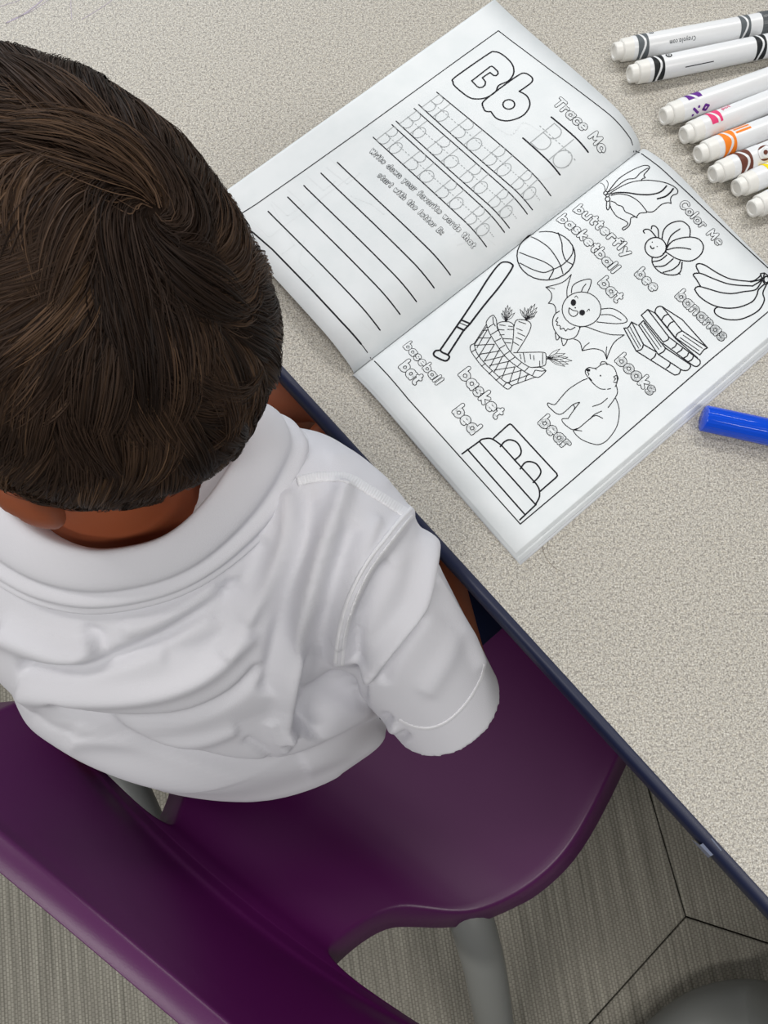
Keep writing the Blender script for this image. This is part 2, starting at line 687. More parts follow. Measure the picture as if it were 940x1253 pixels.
# --- right page drawings, coordinates read off magnified crops
drawing('butterfly_drawing', Z(730, 190, 7.833), [
    ('s', [(110, 352), (150, 300), (220, 220), (330, 150), (430, 105), (485, 98), (510, 115), (492, 145), (460, 180), (455, 198), (467, 216), (440, 226), (430, 245)]),
    ('s', [(115, 352), (190, 305), (240, 265), (300, 230), (370, 220), (420, 170), (480, 130), (505, 125)]),
    ('s', [(120, 372), (200, 320), (300, 270), (400, 245), (500, 240), (600, 250), (680, 270), (750, 305), (780, 340), (770, 370), (730, 385), (710, 420), (716, 462)]),
    ('s', [(716, 462), (680, 455), (620, 475), (560, 530), (520, 545), (480, 540)]),
    ('s', [(140, 372), (200, 358), (300, 360), (400, 375), (500, 378), (580, 365), (630, 340), (672, 294)], 1.7),
    ('s', [(585, 418), (660, 395), (705, 360), (737, 320)], 1.8),
    ('s', [(140, 387), (200, 372), (260, 375), (330, 395), (400, 440), (450, 495), (482, 542), (470, 550), (420, 555), (395, 575), (387, 600)]),
    ('s', [(387, 600), (365, 590), (330, 603), (325, 640), (310, 680), (265, 715), (248, 708), (255, 695), (290, 675), (300, 650), (270, 625), (200, 590), (155, 535), (130, 485)]),
    ('s', [(140, 440), (180, 455), (200, 475), (250, 495), (275, 540), (330, 565), (378, 592)]),
    ('e', (88, 364, 19, 18)), ('e', (106, 384, 17, 16)), ('e', (107, 420, 23, 22)),
    ('s', [(97, 442), (96, 500), (106, 524), (120, 512), (128, 480), (127, 440)]),
    ('s', [(84, 345), (76, 300), (55, 272), (35, 268)], .7), ('s', [(90, 340), (108, 300), (110, 265), (95, 240)], .7),
], right_page)
drawing('bee_drawing', Z(780, 220, 5.694), [
    ('e', (127, 472, 74, 70)),
    ('s', [(103, 540), (105, 580), (130, 620), (170, 650), (230, 664), (280, 658), (305, 630), (312, 575)]),
    ('l', [(288, 650), (297, 658)]), ('s', [(108, 570), (160, 560), (205, 525)]), ('s', [(125, 605), (190, 598), (250, 550)]),
    ('s', [(180, 645), (240, 628), (285, 595), (298, 565)]), ('s', [(106, 538), (125, 542), (145, 540)]),
    ('s', [(172, 412), (185, 350), (230, 305), (300, 288), (348, 312), (368, 350), (365, 396)]), ('s', [(205, 462), (235, 390), (297, 343)]),
    ('s', [(195, 500), (230, 440), (290, 410), (370, 400), (430, 415), (460, 460), (448, 512), (405, 553), (350, 567), (270, 548), (195, 500)]),
    ('s', [(210, 488), (260, 475), (320, 475), (372, 485)]), ('l', [(180, 515), (200, 500)]), ('l', [(195, 500), (206, 462)]),
    ('s', [(148, 403), (145, 350), (125, 324), (103, 323), (98, 342)]), ('s', [(130, 398), (90, 352), (58, 345), (42, 357), (50, 372)]),
    ('f', (104, 435, 4, 4)), ('f', (138, 466, 4, 4)), ('s', [(92, 462), (97, 475), (108, 480), (116, 474)]),
], right_page, 1.35)
drawing('bananas_drawing', Z(780, 220, 5.694), [
    ('s', [(430, 646), (410, 603), (425, 585), (470, 595), (550, 645), (630, 685), (700, 700), (780, 708)]),
    ('s', [(440, 742), (410, 692), (390, 665), (405, 652), (450, 655), (520, 685), (620, 722), (700, 735), (800, 740)]),
    ('s', [(400, 765), (412, 748), (440, 745), (500, 762), (580, 785), (660, 793), (740, 780), (820, 768), (850, 735), (870, 700)]),
    ('s', [(400, 765), (430, 810), (490, 855), (560, 885), (640, 895), (720, 885), (800, 850), (832, 805), (845, 765), (885, 728)]),
    ('s', [(560, 886), (538, 905), (548, 938), (610, 970), (700, 975), (780, 950), (850, 905), (885, 840), (875, 790), (895, 740), (905, 722)]),
    ('s', [(780, 708), (820, 700), (862, 665)]), ('s', [(790, 712), (850, 698), (872, 684)]), ('s', [(800, 742), (845, 715), (875, 690)]),
    ('l', [(858, 655), (885, 650), (918, 672), (930, 700), (915, 722), (888, 728), (872, 700), (858, 655)]), ('l', [(885, 652), (878, 685)]),
    ('e', (900, 695, 18, 22)),
], right_page, 1.45)
drawing('basketball_drawing', Z(0, 0, 1), [
    ('e', (668.3, 313, 35.6, 29.8), 1.3),
    ('s', [(683, 285), (687.5, 297), (688.5, 308), (692.5, 318.5), (700.5, 323.5)]),
    ('s', [(650, 290), (660, 294.7), (671, 302.5), (680, 314), (686, 325), (689, 335)]),
    ('s', [(636.5, 322), (650, 329), (665, 333.5), (676, 330), (687, 325), (696, 317), (701, 309), (701, 302)]),
    ('s', [(636, 309), (650, 314.5), (666, 320.5), (676, 327), (677, 332), (672, 341)]),
], right_page, 1.15)
drawing('winged_bat_drawing', Z(640, 320, 3.9167), [
    ('e', (281, 229, 93, 83)),
    ('s', [(232, 152), (240, 115), (280, 92), (325, 86), (322, 120), (308, 150)]), ('s', [(280, 146), (288, 125), (302, 108)]),
    ('s', [(374, 228), (430, 226), (480, 255), (499, 287), (450, 298), (355, 290)]), ('s', [(370, 256), (420, 256), (470, 281)]),
    ('f', (242, 197, 13, 16)), ('f', (284, 245, 14, 14)), ('s', [(222, 222), (220, 245), (237, 263), (256, 258), (263, 240), (240, 234), (222, 222)]),
    ('f', (251, 222, 4, 3)), ('s', [(248, 172), (256, 165), (264, 176)], .7), ('s', [(306, 240), (316, 228), (320, 236)], .7),
    ('s', [(212, 172), (212, 130), (232, 62)]), ('s', [(232, 62), (190, 100), (110, 123)]), ('s', [(110, 123), (135, 150), (136, 180), (122, 201)]),
    ('s', [(122, 201), (145, 205), (156, 222), (158, 246)]), ('s', [(110, 123), (130, 126), (152, 131)], .7),
    ('s', [(175, 238), (152, 255), (142, 290), (152, 330), (182, 365), (222, 373), (255, 358), (275, 315)]),
    ('s', [(168, 268), (158, 285), (166, 290), (163, 305), (178, 308), (180, 325), (195, 320), (205, 333), (215, 323), (228, 327), (250, 315)]),
    ('s', [(155, 342), (160, 375), (173, 368), (172, 358)]), ('s', [(184, 370), (192, 402), (204, 395), (213, 376)]),
    ('s', [(270, 316), (300, 312), (350, 330), (420, 350), (486, 352)]), ('s', [(486, 352), (440, 385), (415, 430), (402, 468)]),
    ('s', [(402, 468), (385, 432), (340, 418), (284, 428)]), ('s', [(284, 428), (278, 398), (265, 380), (245, 372)]),
    ('s', [(318, 390), (298, 405), (284, 428)], .8), ('s', [(402, 408), (399, 435), (402, 468)], .8),
], right_page, .95)
drawing('books_drawing', Z(760, 370, 8.5455), [
    ('s', [(355, 105), (368, 62), (400, 42), (430, 46)]), ('l', [(430, 46), (640, 180), (905, 475), (640, 298), (430, 46)]),
    ('l', [(355, 105), (570, 370), (825, 550), (870, 492), (905, 475)]), ('s', [(570, 370), (592, 325), (640, 298)]),
    ('s', [(425, 188), (450, 145), (490, 124)]), ('s', [(488, 262), (512, 220), (550, 200)]), ('l', [(620, 370), (815, 505)], .9), ('l', [(650, 343), (850, 480)], .9),
    ('l', [(212, 135), (280, 75), (355, 112)]), ('l', [(212, 135), (440, 415)]), ('s', [(440, 415), (490, 392), (500, 362)]), ('l', [(280, 75), (500, 362), (825, 605)]),
    ('s', [(825, 605), (828, 640), (795, 670), (758, 664)]), ('l', [(758, 664), (440, 430)]), ('s', [(535, 482), (568, 460), (582, 430)]),
    ('s', [(590, 527), (630, 500), (642, 480)]), ('s', [(655, 582), (692, 560), (706, 530)]), ('s', [(705, 620), (742, 598), (755, 566)]),
    ('l', [(355, 112), (570, 378), (800, 580)]),
    ('l', [(235, 190), (185, 240), (390, 545)]), ('s', [(390, 545), (445, 515), (465, 478)]), ('l', [(235, 190), (465, 478), (725, 650)]),
    ('s', [(725, 650), (725, 680), (690, 712), (640, 710)]), ('l', [(640, 710), (390, 545)]), ('l', [(212, 232), (395, 490)], .9), ('l', [(240, 215), (420, 465)], .9),
    ('s', [(30, 270), (75, 262), (110, 205)]), ('l', [(110, 205), (168, 236)]), ('l', [(30, 270), (160, 510)]), ('s', [(160, 510), (215, 490), (235, 440)]), ('l', [(235, 440), (110, 205)]),
    ('l', [(160, 510), (560, 760)]), ('s', [(560, 760), (605, 748), (625, 705)]), ('l', [(235, 440), (370, 520)]), ('s', [(315, 597), (350, 570), (366, 535)]),
    ('s', [(475, 690), (505, 665), (516, 632)]), ('l', [(70, 280), (185, 480)], .9), ('l', [(95, 258), (205, 458)], .9),
], right_page, 1.25)


def fan(bx, by, tips):
    out = []
    for k, (x, y) in enumerate(tips):
        px_, py_ = -(y - by) * .09, (x - bx) * .09
        out.append(('s', [(bx - px_ * .6, by - py_ * .6), ((x + bx) / 2 + px_, (y + by) / 2 + py_), (x, y)], .5))
        out.append(('s', [(bx + px_ * .6, by + py_ * .6), ((x + bx) / 2 - px_, (y + by) / 2 - py_), (x, y)], .5))
    return out


drawing('basket_drawing', Z(570, 370, 7.2308), [
    ('s', [(245, 112), (270, 150), (280, 215), (320, 310), (390, 430), (470, 510), (560, 570), (620, 575), (670, 577), (712, 605)]),
    ('s', [(245, 112), (212, 130), (182, 175), (190, 215), (215, 280), (290, 400), (370, 500), (450, 565), (540, 625), (620, 662), (660, 655), (712, 605)]),
    ('s', [(240, 130), (245, 180), (262, 210)]), ('s', [(620, 600), (670, 608), (700, 604)]),
    ] + [('l', p) for p in ([(195, 225), (245, 190)], [(225, 285), (280, 250)], [(260, 345), (310, 320)], [(295, 410), (345, 380)], [(340, 465), (385, 435)], [(390, 515), (435, 485)],
                            [(455, 570), (490, 535)], [(520, 610), (560, 570)], [(590, 645), (615, 600)])] + [
    ('s', [(75, 365), (42, 385), (48, 435), (130, 550), (220, 640), (310, 725), (370, 768), (412, 738)]),
    ('s', [(75, 365), (95, 440), (160, 530), (240, 610), (330, 690), (385, 720), (412, 738)]),
    ] + [('l', p) for p in ([(50, 440), (90, 415)], [(90, 500), (125, 470)], [(140, 565), (175, 540)], [(205, 635), (235, 605)], [(265, 690), (300, 665)], [(335, 740), (360, 710)],
                            [(180, 200), (75, 365)], [(620, 660), (410, 735)],
                            [(185, 215), (80, 370)], [(190, 245), (100, 400)], [(225, 300), (120, 470)], [(255, 370), (165, 520)], [(295, 420), (210, 580)], [(330, 470), (250, 620)],
                            [(380, 520), (320, 670)], [(435, 570), (385, 715)], [(490, 600), (460, 710)], [(545, 640), (525, 690)],
                            [(150, 250), (195, 245)], [(115, 315), (220, 315)], [(80, 380), (255, 370)], [(120, 460), (300, 430)], [(160, 520), (345, 475)], [(210, 560), (390, 520)],
                            [(250, 600), (440, 570)], [(300, 655), (500, 600)], [(360, 715), (560, 640)],
                            [(300, 200), (350, 205)], [(285, 240), (340, 245)], [(300, 290), (340, 285)], [(330, 320), (410, 325)], [(345, 355), (400, 360)], [(380, 210), (415, 215)],
                            [(370, 240), (420, 240)], [(470, 170), (530, 190)], [(450, 230), (500, 250)], [(460, 270), (525, 300)], [(445, 310), (500, 335)], [(420, 350), (470, 380)],
                            [(480, 460), (490, 500)], [(570, 460), (575, 500)], [(600, 470), (605, 510)], [(510, 450), (525, 530)], [(655, 520), (655, 570)], [(680, 450), (680, 550)])] + [
    ('s', [(290, 255), (276, 215), (285, 188), (320, 172), (380, 172), (415, 190), (425, 220), (418, 340), (400, 432)]),
    ('s', [(427, 215), (440, 168), (470, 152), (540, 160), (576, 190), (570, 240), (530, 320), (455, 440)]),
    ('s', [(425, 445), (560, 442), (690, 443), (710, 470), (710, 520), (695, 560), (600, 575)]),
    ] + fan(355, 170, [(315, 95), (330, 72), (352, 48), (372, 25), (392, 42), (412, 62), (435, 92)])
      + fan(535, 158, [(480, 62), (500, 78), (520, 45), (550, 55), (582, 30), (614, 14), (632, 45), (632, 82), (612, 120)])
      + fan(715, 492, [(835, 412), (880, 452), (905, 487), (940, 517), (908, 547), (878, 566)]), right_page, .85)
drawing('bear_drawing', Z(640, 320, 3.9167), [
    ('s', [(308, 562), (280, 573), (220, 612), (180, 655), (152, 686), (122, 678), (119, 690), (140, 712), (165, 731), (192, 727), (240, 686), (270, 675)]),
    ('s', [(240, 686), (248, 700), (242, 716)]), ('s', [(272, 675), (240, 718), (216, 753)]), ('s', [(216, 753), (188, 755), (195, 775), (225, 800), (245, 806), (268, 798), (320, 755), (350, 738), (382, 752)]),
    ('s', [(268, 798), (243, 808), (250, 825), (280, 852), (330, 873), (370, 876), (410, 850), (450, 790), (462, 725), (456, 685), (444, 655)]),
    ('l', [(248, 808), (282, 812)]), ('s', [(447, 592), (453, 630), (432, 668), (408, 700)]), ('s', [(334, 695), (375, 680), (405, 655)]), ('s', [(322, 755), (340, 735), (377, 717)]),
    ('s', [(300, 538), (300, 520), (318, 508), (348, 512), (375, 495), (400, 490), (432, 505), (448, 535), (452, 575), (442, 600)]),
    ('s', [(300, 538), (318, 562), (345, 592), (372, 610), (395, 612)]), ('l', [(405, 612), (420, 609)]), ('l', [(330, 570), (318, 556)]),
    ('s', [(370, 492), (380, 480), (398, 483), (403, 495)]), ('s', [(436, 552), (450, 546), (456, 562), (446, 580), (434, 577)]), ('s', [(436, 556), (444, 562), (438, 570)]),
    ('f', (372, 547, 4, 4)), ('f', (313, 521, 10, 7)), ('s', [(308, 532), (316, 536), (314, 545)]), ('s', [(345, 512), (352, 518)]),
], right_page, .9)
drawing('bed_drawing', Z(430, 400, 3.4815), [
    ('l', [(605, 475), (668, 418), (676, 414), (684, 418), (875, 625), (878, 634), (872, 642), (805, 700)]),
    ('s', [(635, 510), (652, 490), (675, 481), (705, 492), (722, 520), (720, 545), (695, 568)]), ('s', [(720, 605), (738, 580), (760, 574), (788, 584), (807, 612), (800, 637), (775, 663)]),
    ('s', [(545, 488), (560, 478), (598, 477), (640, 505)]), ('l', [(640, 505), (787, 668)]), ('s', [(787, 668), (800, 692), (801, 725), (785, 756)]),
    ('l', [(545, 488), (785, 757)]), ('l', [(495, 522), (740, 800)]), ('l', [(472, 541), (545, 488)]), ('l', [(718, 822), (787, 757)]),
], right_page, 1.6)
drawing('baseball_bat_drawing', Z(480, 300, 4.7), [
    ('s', [(400, 425), (480, 305), (560, 180), (618, 108), (655, 97), (685, 107), (690, 132), (620, 235), (530, 345), (448, 452)]),
    ('l', [(400, 425), (275, 605)]), ('l', [(448, 452), (410, 492), (320, 632)]),
    ('s', [(275, 605), (250, 608), (238, 625), (250, 642), (300, 665), (322, 658), (328, 640), (314, 628), (290, 618), (275, 605)]),
    ('l', [(397, 430), (444, 450)], 2), ('l', [(386, 446), (434, 466)], 1), ('l', [(376, 472), (414, 490)], 2.2),
], right_page, 2.0)
# --- borders and words, right page
fr = Ink(page_pt)
bl = [(455.9, 440.2), (500, 489), (546, 540), (600, 600), (636.8, 641.3), (700, 588), (870, 440), (940, 381.6), (970, 356.5), (940, 328), (880, 272), (824, 220), (800, 199), (789, 191), (778, 186)]
fr.poly([on_page(*p) for p in bl], 1.2 * LW)
fr.build('border_line', M_ink, right_page)
wD, wW = Ink(page_pt), Ink(page_pt)


def word(txt, a, b, thick, xh, line=.95, inks=None, gap=.28):
    line *= .95
    inks = inks or (wD, wW)
    bubble(inks[0], inks[1], txt, on_page(*a), on_page(*b), 1, thick * TW, line * TW, xh * TW, gap)


word('butterfly', (702, 257.5), (766, 314), 4.80, 7.90)
word('basketball', (682, 269), (750.5, 334.5), 4.80, 7.90)
word('bat', (732.5, 346.5), (754.5, 370), 5.00, 8.53)
word('bee', (777.5, 336), (799, 357), 5.00, 8.53)
word('bananas', (827, 363), (883, 417), 5.00, 8.74)
word('books', (753.5, 441.5), (795.5, 483), 5.20, 8.94)
word('bear', (659.5, 517.5), (691, 549.5), 5.20, 9.15)
word('basket', (562, 458.5), (607, 512), 5.20, 9.15)
word('bed', (554.5, 504), (577.5, 531), 5.20, 9.15)
word('baseball', (494, 424), (534.5, 471), 3.80, 6.55, .8)
word('bat', (489, 449), (508, 470), 5.20, 8.74)
word('Color Me', (831, 251), (879, 301), 3.80, 7.28, .8)
wD.build('word_outlines', M_ink, right_page)
wW.build('word_fills', M_paper, right_page)

# --- left page
fl = Ink(page_pt)
top = [(285, 268), (312, 251), (370, 210.5), (441, 160), (560, 73.6), (610, 37.7), (640, 60.5), (672.8, 85.2), (717, 117.9), (755.7, 149.7), (772, 170.4), (776, 184.8)]
fl.poly([on_page(*p) for p in top], 1.1 * LW)
fl.poly([on_page(*p) for p in [(285, 268), (310, 285), (333, 305), (383, 356.4), (417.6, 393.7), (442, 421)]], 1.9 * LW)
fl.poly([on_page(*p) for p in [(442, 421), (453.5, 437.5)]], 1.0 * LW)
fl.build('border_line', M_ink, left_page)
rl = Ink(page_pt)
z3 = Z(300, 160, 3.6154)
for a, b in (((408, 140), (908, 638)), ((336, 188), (836, 695)), ((260, 243), (758, 756)), ((189, 294), (685, 812)), ((102, 357), (597, 882))):
    mid = ((a[0] + b[0]) / 2 + 8, (a[1] + b[1]) / 2 - 6)
    rl.poly(sm(z3(a, mid, b), 10), 1.5 * LW)
rl.build('writing_lines', M_ink, left_page)
rows = [((534.6, 112.9), (612, 177), (674, 239.6), (512.4, 128.1), (588, 196), (651.7, 256.8)),
        ((506.9, 132.8), (583, 200), (645.3, 261.9), (484.8, 148.3), (560, 217), (623.4, 279.1)),
        ((479.8, 152.7), (554, 220), (617.4, 284.3), (456.8, 168), (530, 235), (595.3, 301.9))]
tl, gl = Ink(page_pt), Ink(page_pt)
for r in rows:
    T = sm([on_page(*p) for p in r[:3]], 10)
    B = sm([on_page(*p) for p in r[3:]], 10)
    tl.poly(T, 1.3 * LW)
    tl.poly(B, 1.3 * LW)
    mids = [(np.array(a) + np.array(b)) / 2 for a, b in zip(T, B)]
    Mx = np.array(mids)
    # dashed middle rule
    seg = np.linspace(0, len(Mx) - 1.001, 92)
    for q in range(0, 90, 2):
        def at(u):
            i = int(u)
            return Mx[i] + (Mx[i + 1] - Mx[i]) * (u - i)
        gl.poly([at(seg[q] * .96 + .6), at(seg[q + 1] * .96 + .6)], 1.0 * LW, cap=False)
    for q in range(4):
        # four pale letter pairs to trace
        u0 = 0.6 + q * 4.72
        def atl(Lx, u):
            i = min(int(u), len(Lx) - 2)
            return np.array(Lx[i]) + (np.array(Lx[i + 1]) - np.array(Lx[i])) * (u - i)
        a, b = atl(B, u0), atl(B, min(u0 + 3.5, 19.9))
        hgt = np.linalg.norm(atl(T, u0) - atl(B, u0))
        for let in text_strokes('Bb', a, b, 1, hgt / 1.52, .25):
            for st in let:
                gl.poly(st, .9 * LW)
a, b = (362, 575), (525, 737)
z2 = Z(540, 10, 3.6154)
tl.poly(sm(z2((487, 482), (575, 556), (650, 637)), 6), 1.9 * LW)
tl.poly(sm(z2((362, 575), (448, 652), (525, 737)), 6), 1.9 * LW)
A0, B0 = z2((435, 520), (600, 682))
for q in range(0, 24, 2):
    gl.poly([A0 + (B0 - A0) * q / 24, A0 + (B0 - A0) * (q + 1) / 24], 1.1 * LW, cap=False)
pa, pb = z2((388, 590), (528, 728))
for let in text_strokes('Bb', pa, pb, 1, 24.5 * LW, .3):
    for st in let:
        gl.poly(st, 1.1 * LW)
tl.build('trace_rules', M_ink, left_page)
gl.build('trace_letters', M_lite, left_page)
drawing('heading_letters', z2, [
    ('s', [(52, 325), (62, 305), (205, 205), (235, 193), (270, 205), (312, 245), (321, 285), (300, 320), (255, 342), (240, 370), (202, 395), (160, 402), (120, 393), (60, 345), (52, 325)]),
    ('l', [(135, 322), (215, 260), (223, 257), (231, 261), (250, 280), (252, 290), (243, 299), (232, 298), (216, 285), (182, 308), (196, 326), (194, 340), (183, 350), (168, 352), (158, 346), (135, 322)]),
    ('s', [(182, 430), (190, 410), (260, 355), (340, 298), (370, 288), (400, 305), (402, 325), (375, 348), (345, 368)]),
    ('s', [(345, 368), (380, 390), (392, 430), (362, 475), (300, 498), (248, 490), (220, 458)]), ('s', [(220, 458), (195, 455), (182, 430)]),
    ('e', (299, 426, 26, 21)),
], left_page, 1.7)
lD, lW_ = Ink(page_pt), Ink(page_pt)
word('Trace Me', (677, 127), (735.5, 188), 4.60, 8.53, .85, (lD, lW_))
word('Write down your favorite words that', (452, 186), (578, 303.5), 2.60, 4.50, .50, (lD, lW_), .45)
word('start with the letter B:', (462, 215.5), (539.5, 287.5), 2.60, 4.50, .50, (lD, lW_), .45)
lD.build('word_outlines', M_ink, left_page)
lW_.build('word_fills', M_paper, left_page)
gh = Ink(page_pt)
for P in ([(398, 190), (430, 215), (330, 290), (300, 262)], [(352, 232), (372, 250), (352, 264), (333, 247)], [(376, 215), (396, 233), (410, 222)], [(332, 250), (360, 300), (345, 310)],
          [(400, 205), (425, 225), (440, 212)], [(372, 295), (366, 320), (384, 336), (372, 345)], [(430, 240), (455, 250), (470, 262)], [(440, 392), (452, 404), (462, 398), (468, 410)]):
    gh.poly([on_page(*p) for p in P], 1.3 * LW, 0.0)
for P in ([(600, 150), (625, 165), (640, 150), (660, 160)], [(640, 210), (665, 220), (690, 205), (700, 192)], [(560, 300), (590, 290), (606, 300)]):
    gh.poly(sm([on_page(*p) for p in P]), 1.3 * LW, 0.0)
gh.build('show_through', M_ghost, left_page)

# pen marks and a stray hair on the table top
tbl = lambda x, y: (x, y, TZ)
pm = Ink(tbl)
for P, wd in (([(8, 28), (25, 20), (45, 6), (58, -6)], 1.6), ([(14, 24), (38, 14), (62, -2)], .7), ([(87, -5), (87, 12), (88, 24)], .7), ([(100, 24), (122, 11), (140, -2)], .7), ([(0, 8), (20, 2), (30, -3)], .6)):
    pm.poly(sm([W(x, y, TZ)[:2] for x, y in P]), wd * LW, 0.00005)
pm.build('pen_scribble', mat('faint_purple_pen', srgb(165, 155, 172), 0.6), table)
hp = Ink(tbl)
hp.poly(sm([W(x, y, TZ)[:2] for x, y in [(663, 668), (668, 682), (678, 694), (688, 700)]]), .55 * LW, 0.00008)
hp.poly(sm([W(x, y, TZ)[:2] for x, y in [(671, 660), (670, 672), (676, 684)]]), .4 * LW, 0.00008)
hair1 = hp.build('stray_hair', mat('stray_hair', srgb(120, 110, 98), 0.6), None)
hair1['label'] = 'thin stray hair lying on the table below the booklet corner'
hair1['category'] = 'hair'

# ================================================================== MARKERS
M_barrel = mat('white_marker_plastic', srgb(228, 230, 232), 0.28, 0.5)
M_plug = mat('milky_plastic', srgb(232, 231, 226), 0.38, 0.5)


class CylInk(Ink):
    def __init__(s, r):
        s.r, s.V, s.F = r, [], []

    def lift3(s, c, lift):
        rr = s.r + lift
        a = c[1] / s.r
        return (c[0], -rr * math.sin(a), rr * math.cos(a))

    def patch(s, x0, x1, a0, a1, lift=.00008, skew=0.0):
        n = max(4, int(abs(a1 - a0) / .14))
        b = len(s.V)
        for k in range(n + 1):
            a = (a0 + (a1 - a0) * k / n) * s.r
            sk = skew * k / n
            s.V.append(s.lift3((x0 + sk, a), lift))
            s.V.append(s.lift3((x1 + sk, a), lift))
        for k in range(n):
            i = b + 2 * k
            s.F.append((i, i + 1, i + 3, i + 2))


RM = 0.0076
cap_x = float(np.linalg.norm(W(927, 32, TZ + RM) - W(751, 63, TZ + RM)))


def spin(profile, seg=36):
    V, F = [], []
    for x, r in profile:
        for k in range(seg):
            a = 2 * PI * k / seg
            V.append((x, r * math.cos(a), r * math.sin(a)))
    for i in range(len(profile) - 1):
        for k in range(seg):
            F.append((i * seg + k, (i + 1) * seg + k, (i + 1) * seg + (k + 1) % seg, i * seg + (k + 1) % seg))
    F.append(tuple(range(seg)))
    F.append(tuple((len(profile) - 1) * seg + k for k in range(seg))[::-1])
    return V, F


def part_spin(name, profile, m, parent, angle=35):
    V, F = spin(profile)
    o = mesh_obj(name, V, F, m)
    o.data.set_sharp_from_angle(angle=math.radians(angle))
    o.parent = parent
    return o


def cap_mesh(name, x0, x1, r, m, parent):
    """ribbed cap closed at x1"""
    seg = 96
    prof_ = [(x0, r * .98), (x0 + .0006, r * 1.02), (x0 + .02, r * 1.0), (x1 - .0007, r * .985), (x1 - .0002, r * .97), (x1, r * .94)]
    V, F = [], []
    for i, (x, rr) in enumerate(prof_):
        for k in range(seg):
            a = 2 * PI * k / seg
            q = rr * (1 + (0.012 if (k // 2) % 2 and 0 < i < 5 else 0))
            V.append((x, q * math.cos(a), q * math.sin(a)))
    for i in range(len(prof_) - 1):
        for k in range(seg):
            F.append((i * seg + k, (i + 1) * seg + k, (i + 1) * seg + (k + 1) % seg, i * seg + (k + 1) % seg))
    F.append(tuple(range(seg)))
    F.append(tuple((len(prof_) - 1) * seg + k for k in range(seg))[::-1])
    o = mesh_obj(name, V, F, m)
    o.data.set_sharp_from_angle(angle=math.radians(50))
    o.parent = parent
    return o


def marker(label, p0, p1, col, band, marks, capcol=None, r=RM):
    z = TZ + r
    a, b = W(*p0, z), W(*p1, z)
    t = thing('marker', label, 'marker', (a[0], a[1], z), 'washable markers on the table')
    t.rotation_euler = (0, 0, math.atan2(b[1] - a[1], b[0] - a[0]))
    part_spin('end_plug', [(0.0006, r * .44), (0.0, r * .5), (0.0, r * .66), (.0005, r * .73), (.0048, r * .745), (.0050, r * .86), (.0056, r * .93), (.0125, r * .955), (.0126, r * .9)], M_plug, t)
    part_spin('barrel', [(.0118, r * .9), (.0119, r * .955), (.0128, r * .985), (.06, r), (cap_x + .004, r), (cap_x + .004, r * .8)], M_barrel, t)
    cm = mat('cap_' + label.split()[0], capcol or col, 0.3, 0.5)
    cap_mesh('cap', cap_x, cap_x + .046, r * 1.03, cm, t)
    im = mat('print_' + label.split()[0], col, 0.5, 0.3)
    ink, wh = CylInk(r), CylInk(r)
    for x0, x1, a0, a1 in band:
        ink.patch(x0, x1, a0, a1)
        xc, ww = (x0 + x1) / 2, (x1 - x0)
        P = []
        n = 26
        for k in range(n + 1):
            aa = a0 + (a1 - a0) * k / n
            P.append((xc + ww * .17 * math.sin(aa * 2.6 + .6), aa * r))
        wh.poly(P, ww * .2, .00014)
    for mk in marks:
        if mk[0] == 'patch':
            ink.patch(*mk[1:])
        elif mk[0] == 'text':
            _, txt, x0, x1, ang, flip, size, th_ = mk
            A, B = ((x0, ang * r), (x1, ang * r))
            if flip:
                A, B = B, A
            for let in text_strokes(txt, A, B, -1, size, .35):
                for st in let:
                    ink.poly(st, th_, .00008)
        elif mk[0] == 'line':
            ink.poly([(x_, a_ * r) for x_, a_ in mk[1]], mk[2], .00008)
        elif mk[0] == 'disc':
            ink.dot((mk[1], mk[2] * r), mk[3], .00008, 18)
            wh.dot((mk[1], mk[2] * r), mk[3] * .6, .00014, 14)
            ink.dot((mk[1], mk[2] * r), mk[3] * .3, .0002, 10)
    for o in (ink.build('band_print', im, None), wh.build('band_wave', M_barrel, None)):
        o.parent = t
    return t


full = (-1.9, 1.9)
b1 = (.0145, .0218)
b2 = (cap_x - .0155, cap_x - .0085)
marker('grey marker, topmost of the row, showing its dark grey cap', (751, 63.5), (926, 31.5), srgb(92, 98, 102),
       [(*b1, *full), (*b2, *full)], [('disc', .0255, -.55, .0016), ('text', 'Crayola.com', .036, .054, .62, True, .0017, .0004)], srgb(84, 88, 91))
marker('black marker, white barrel with black wavy bands, just under the grey one', (770, 91), (940, 56), srgb(30, 33, 36),
       [(*b1, *full), (*b2, *full)], [('disc', .0262, -.35, .0022), ('patch', .036, .056, .98, 1.06)])
marker('purple marker, white barrel with violet printed patches, lone third one down', (811, 143), (938, 98), srgb(98, 40, 140),
       [(.0162, .0262, -1.15, -.02)], [('text', 'mmw mmn', .025, .040, -1.0, False, .0011, .0004), ('line', [(.0178, 1.35), (.0183, .80), (.0212, 1.25), (.0220, .75)], .0016), ('line', [(.0250, 1.1), (.0268, .80), (.0290, .95), (.0272, 1.25), (.0250, 1.1)], .0016)])
marker('pink marker, white barrel with a magenta wavy band and small pink lettering', (836, 166), (938, 126), srgb(226, 62, 118),
       [(.0170, .0250, -1.2, .55)], [('patch', .0275, .0365, -.95, -.88), ('text', 'pot', .028, .034, -.42, False, .0016, .0005)])
marker('orange marker, white barrel with an orange wavy band and three orange bars', (853.5, 189.5), (938, 157.5), srgb(245, 134, 36),
       [(.0155, .0240, *full)], [('patch', .0255, .0365, -.98, -.80), ('patch', .0255, .0365, -.62, -.42), ('patch', .0255, .0365, -.24, -.02)])
marker('brown marker, white barrel with a brown wavy band and brown round emblem', (871.5, 214), (938, 187.5), srgb(104, 58, 46),
       [(.0165, .0250, *full)], [('disc', .0345, .35, .0052), ('patch', .034, .05, -1.0, -.85)])
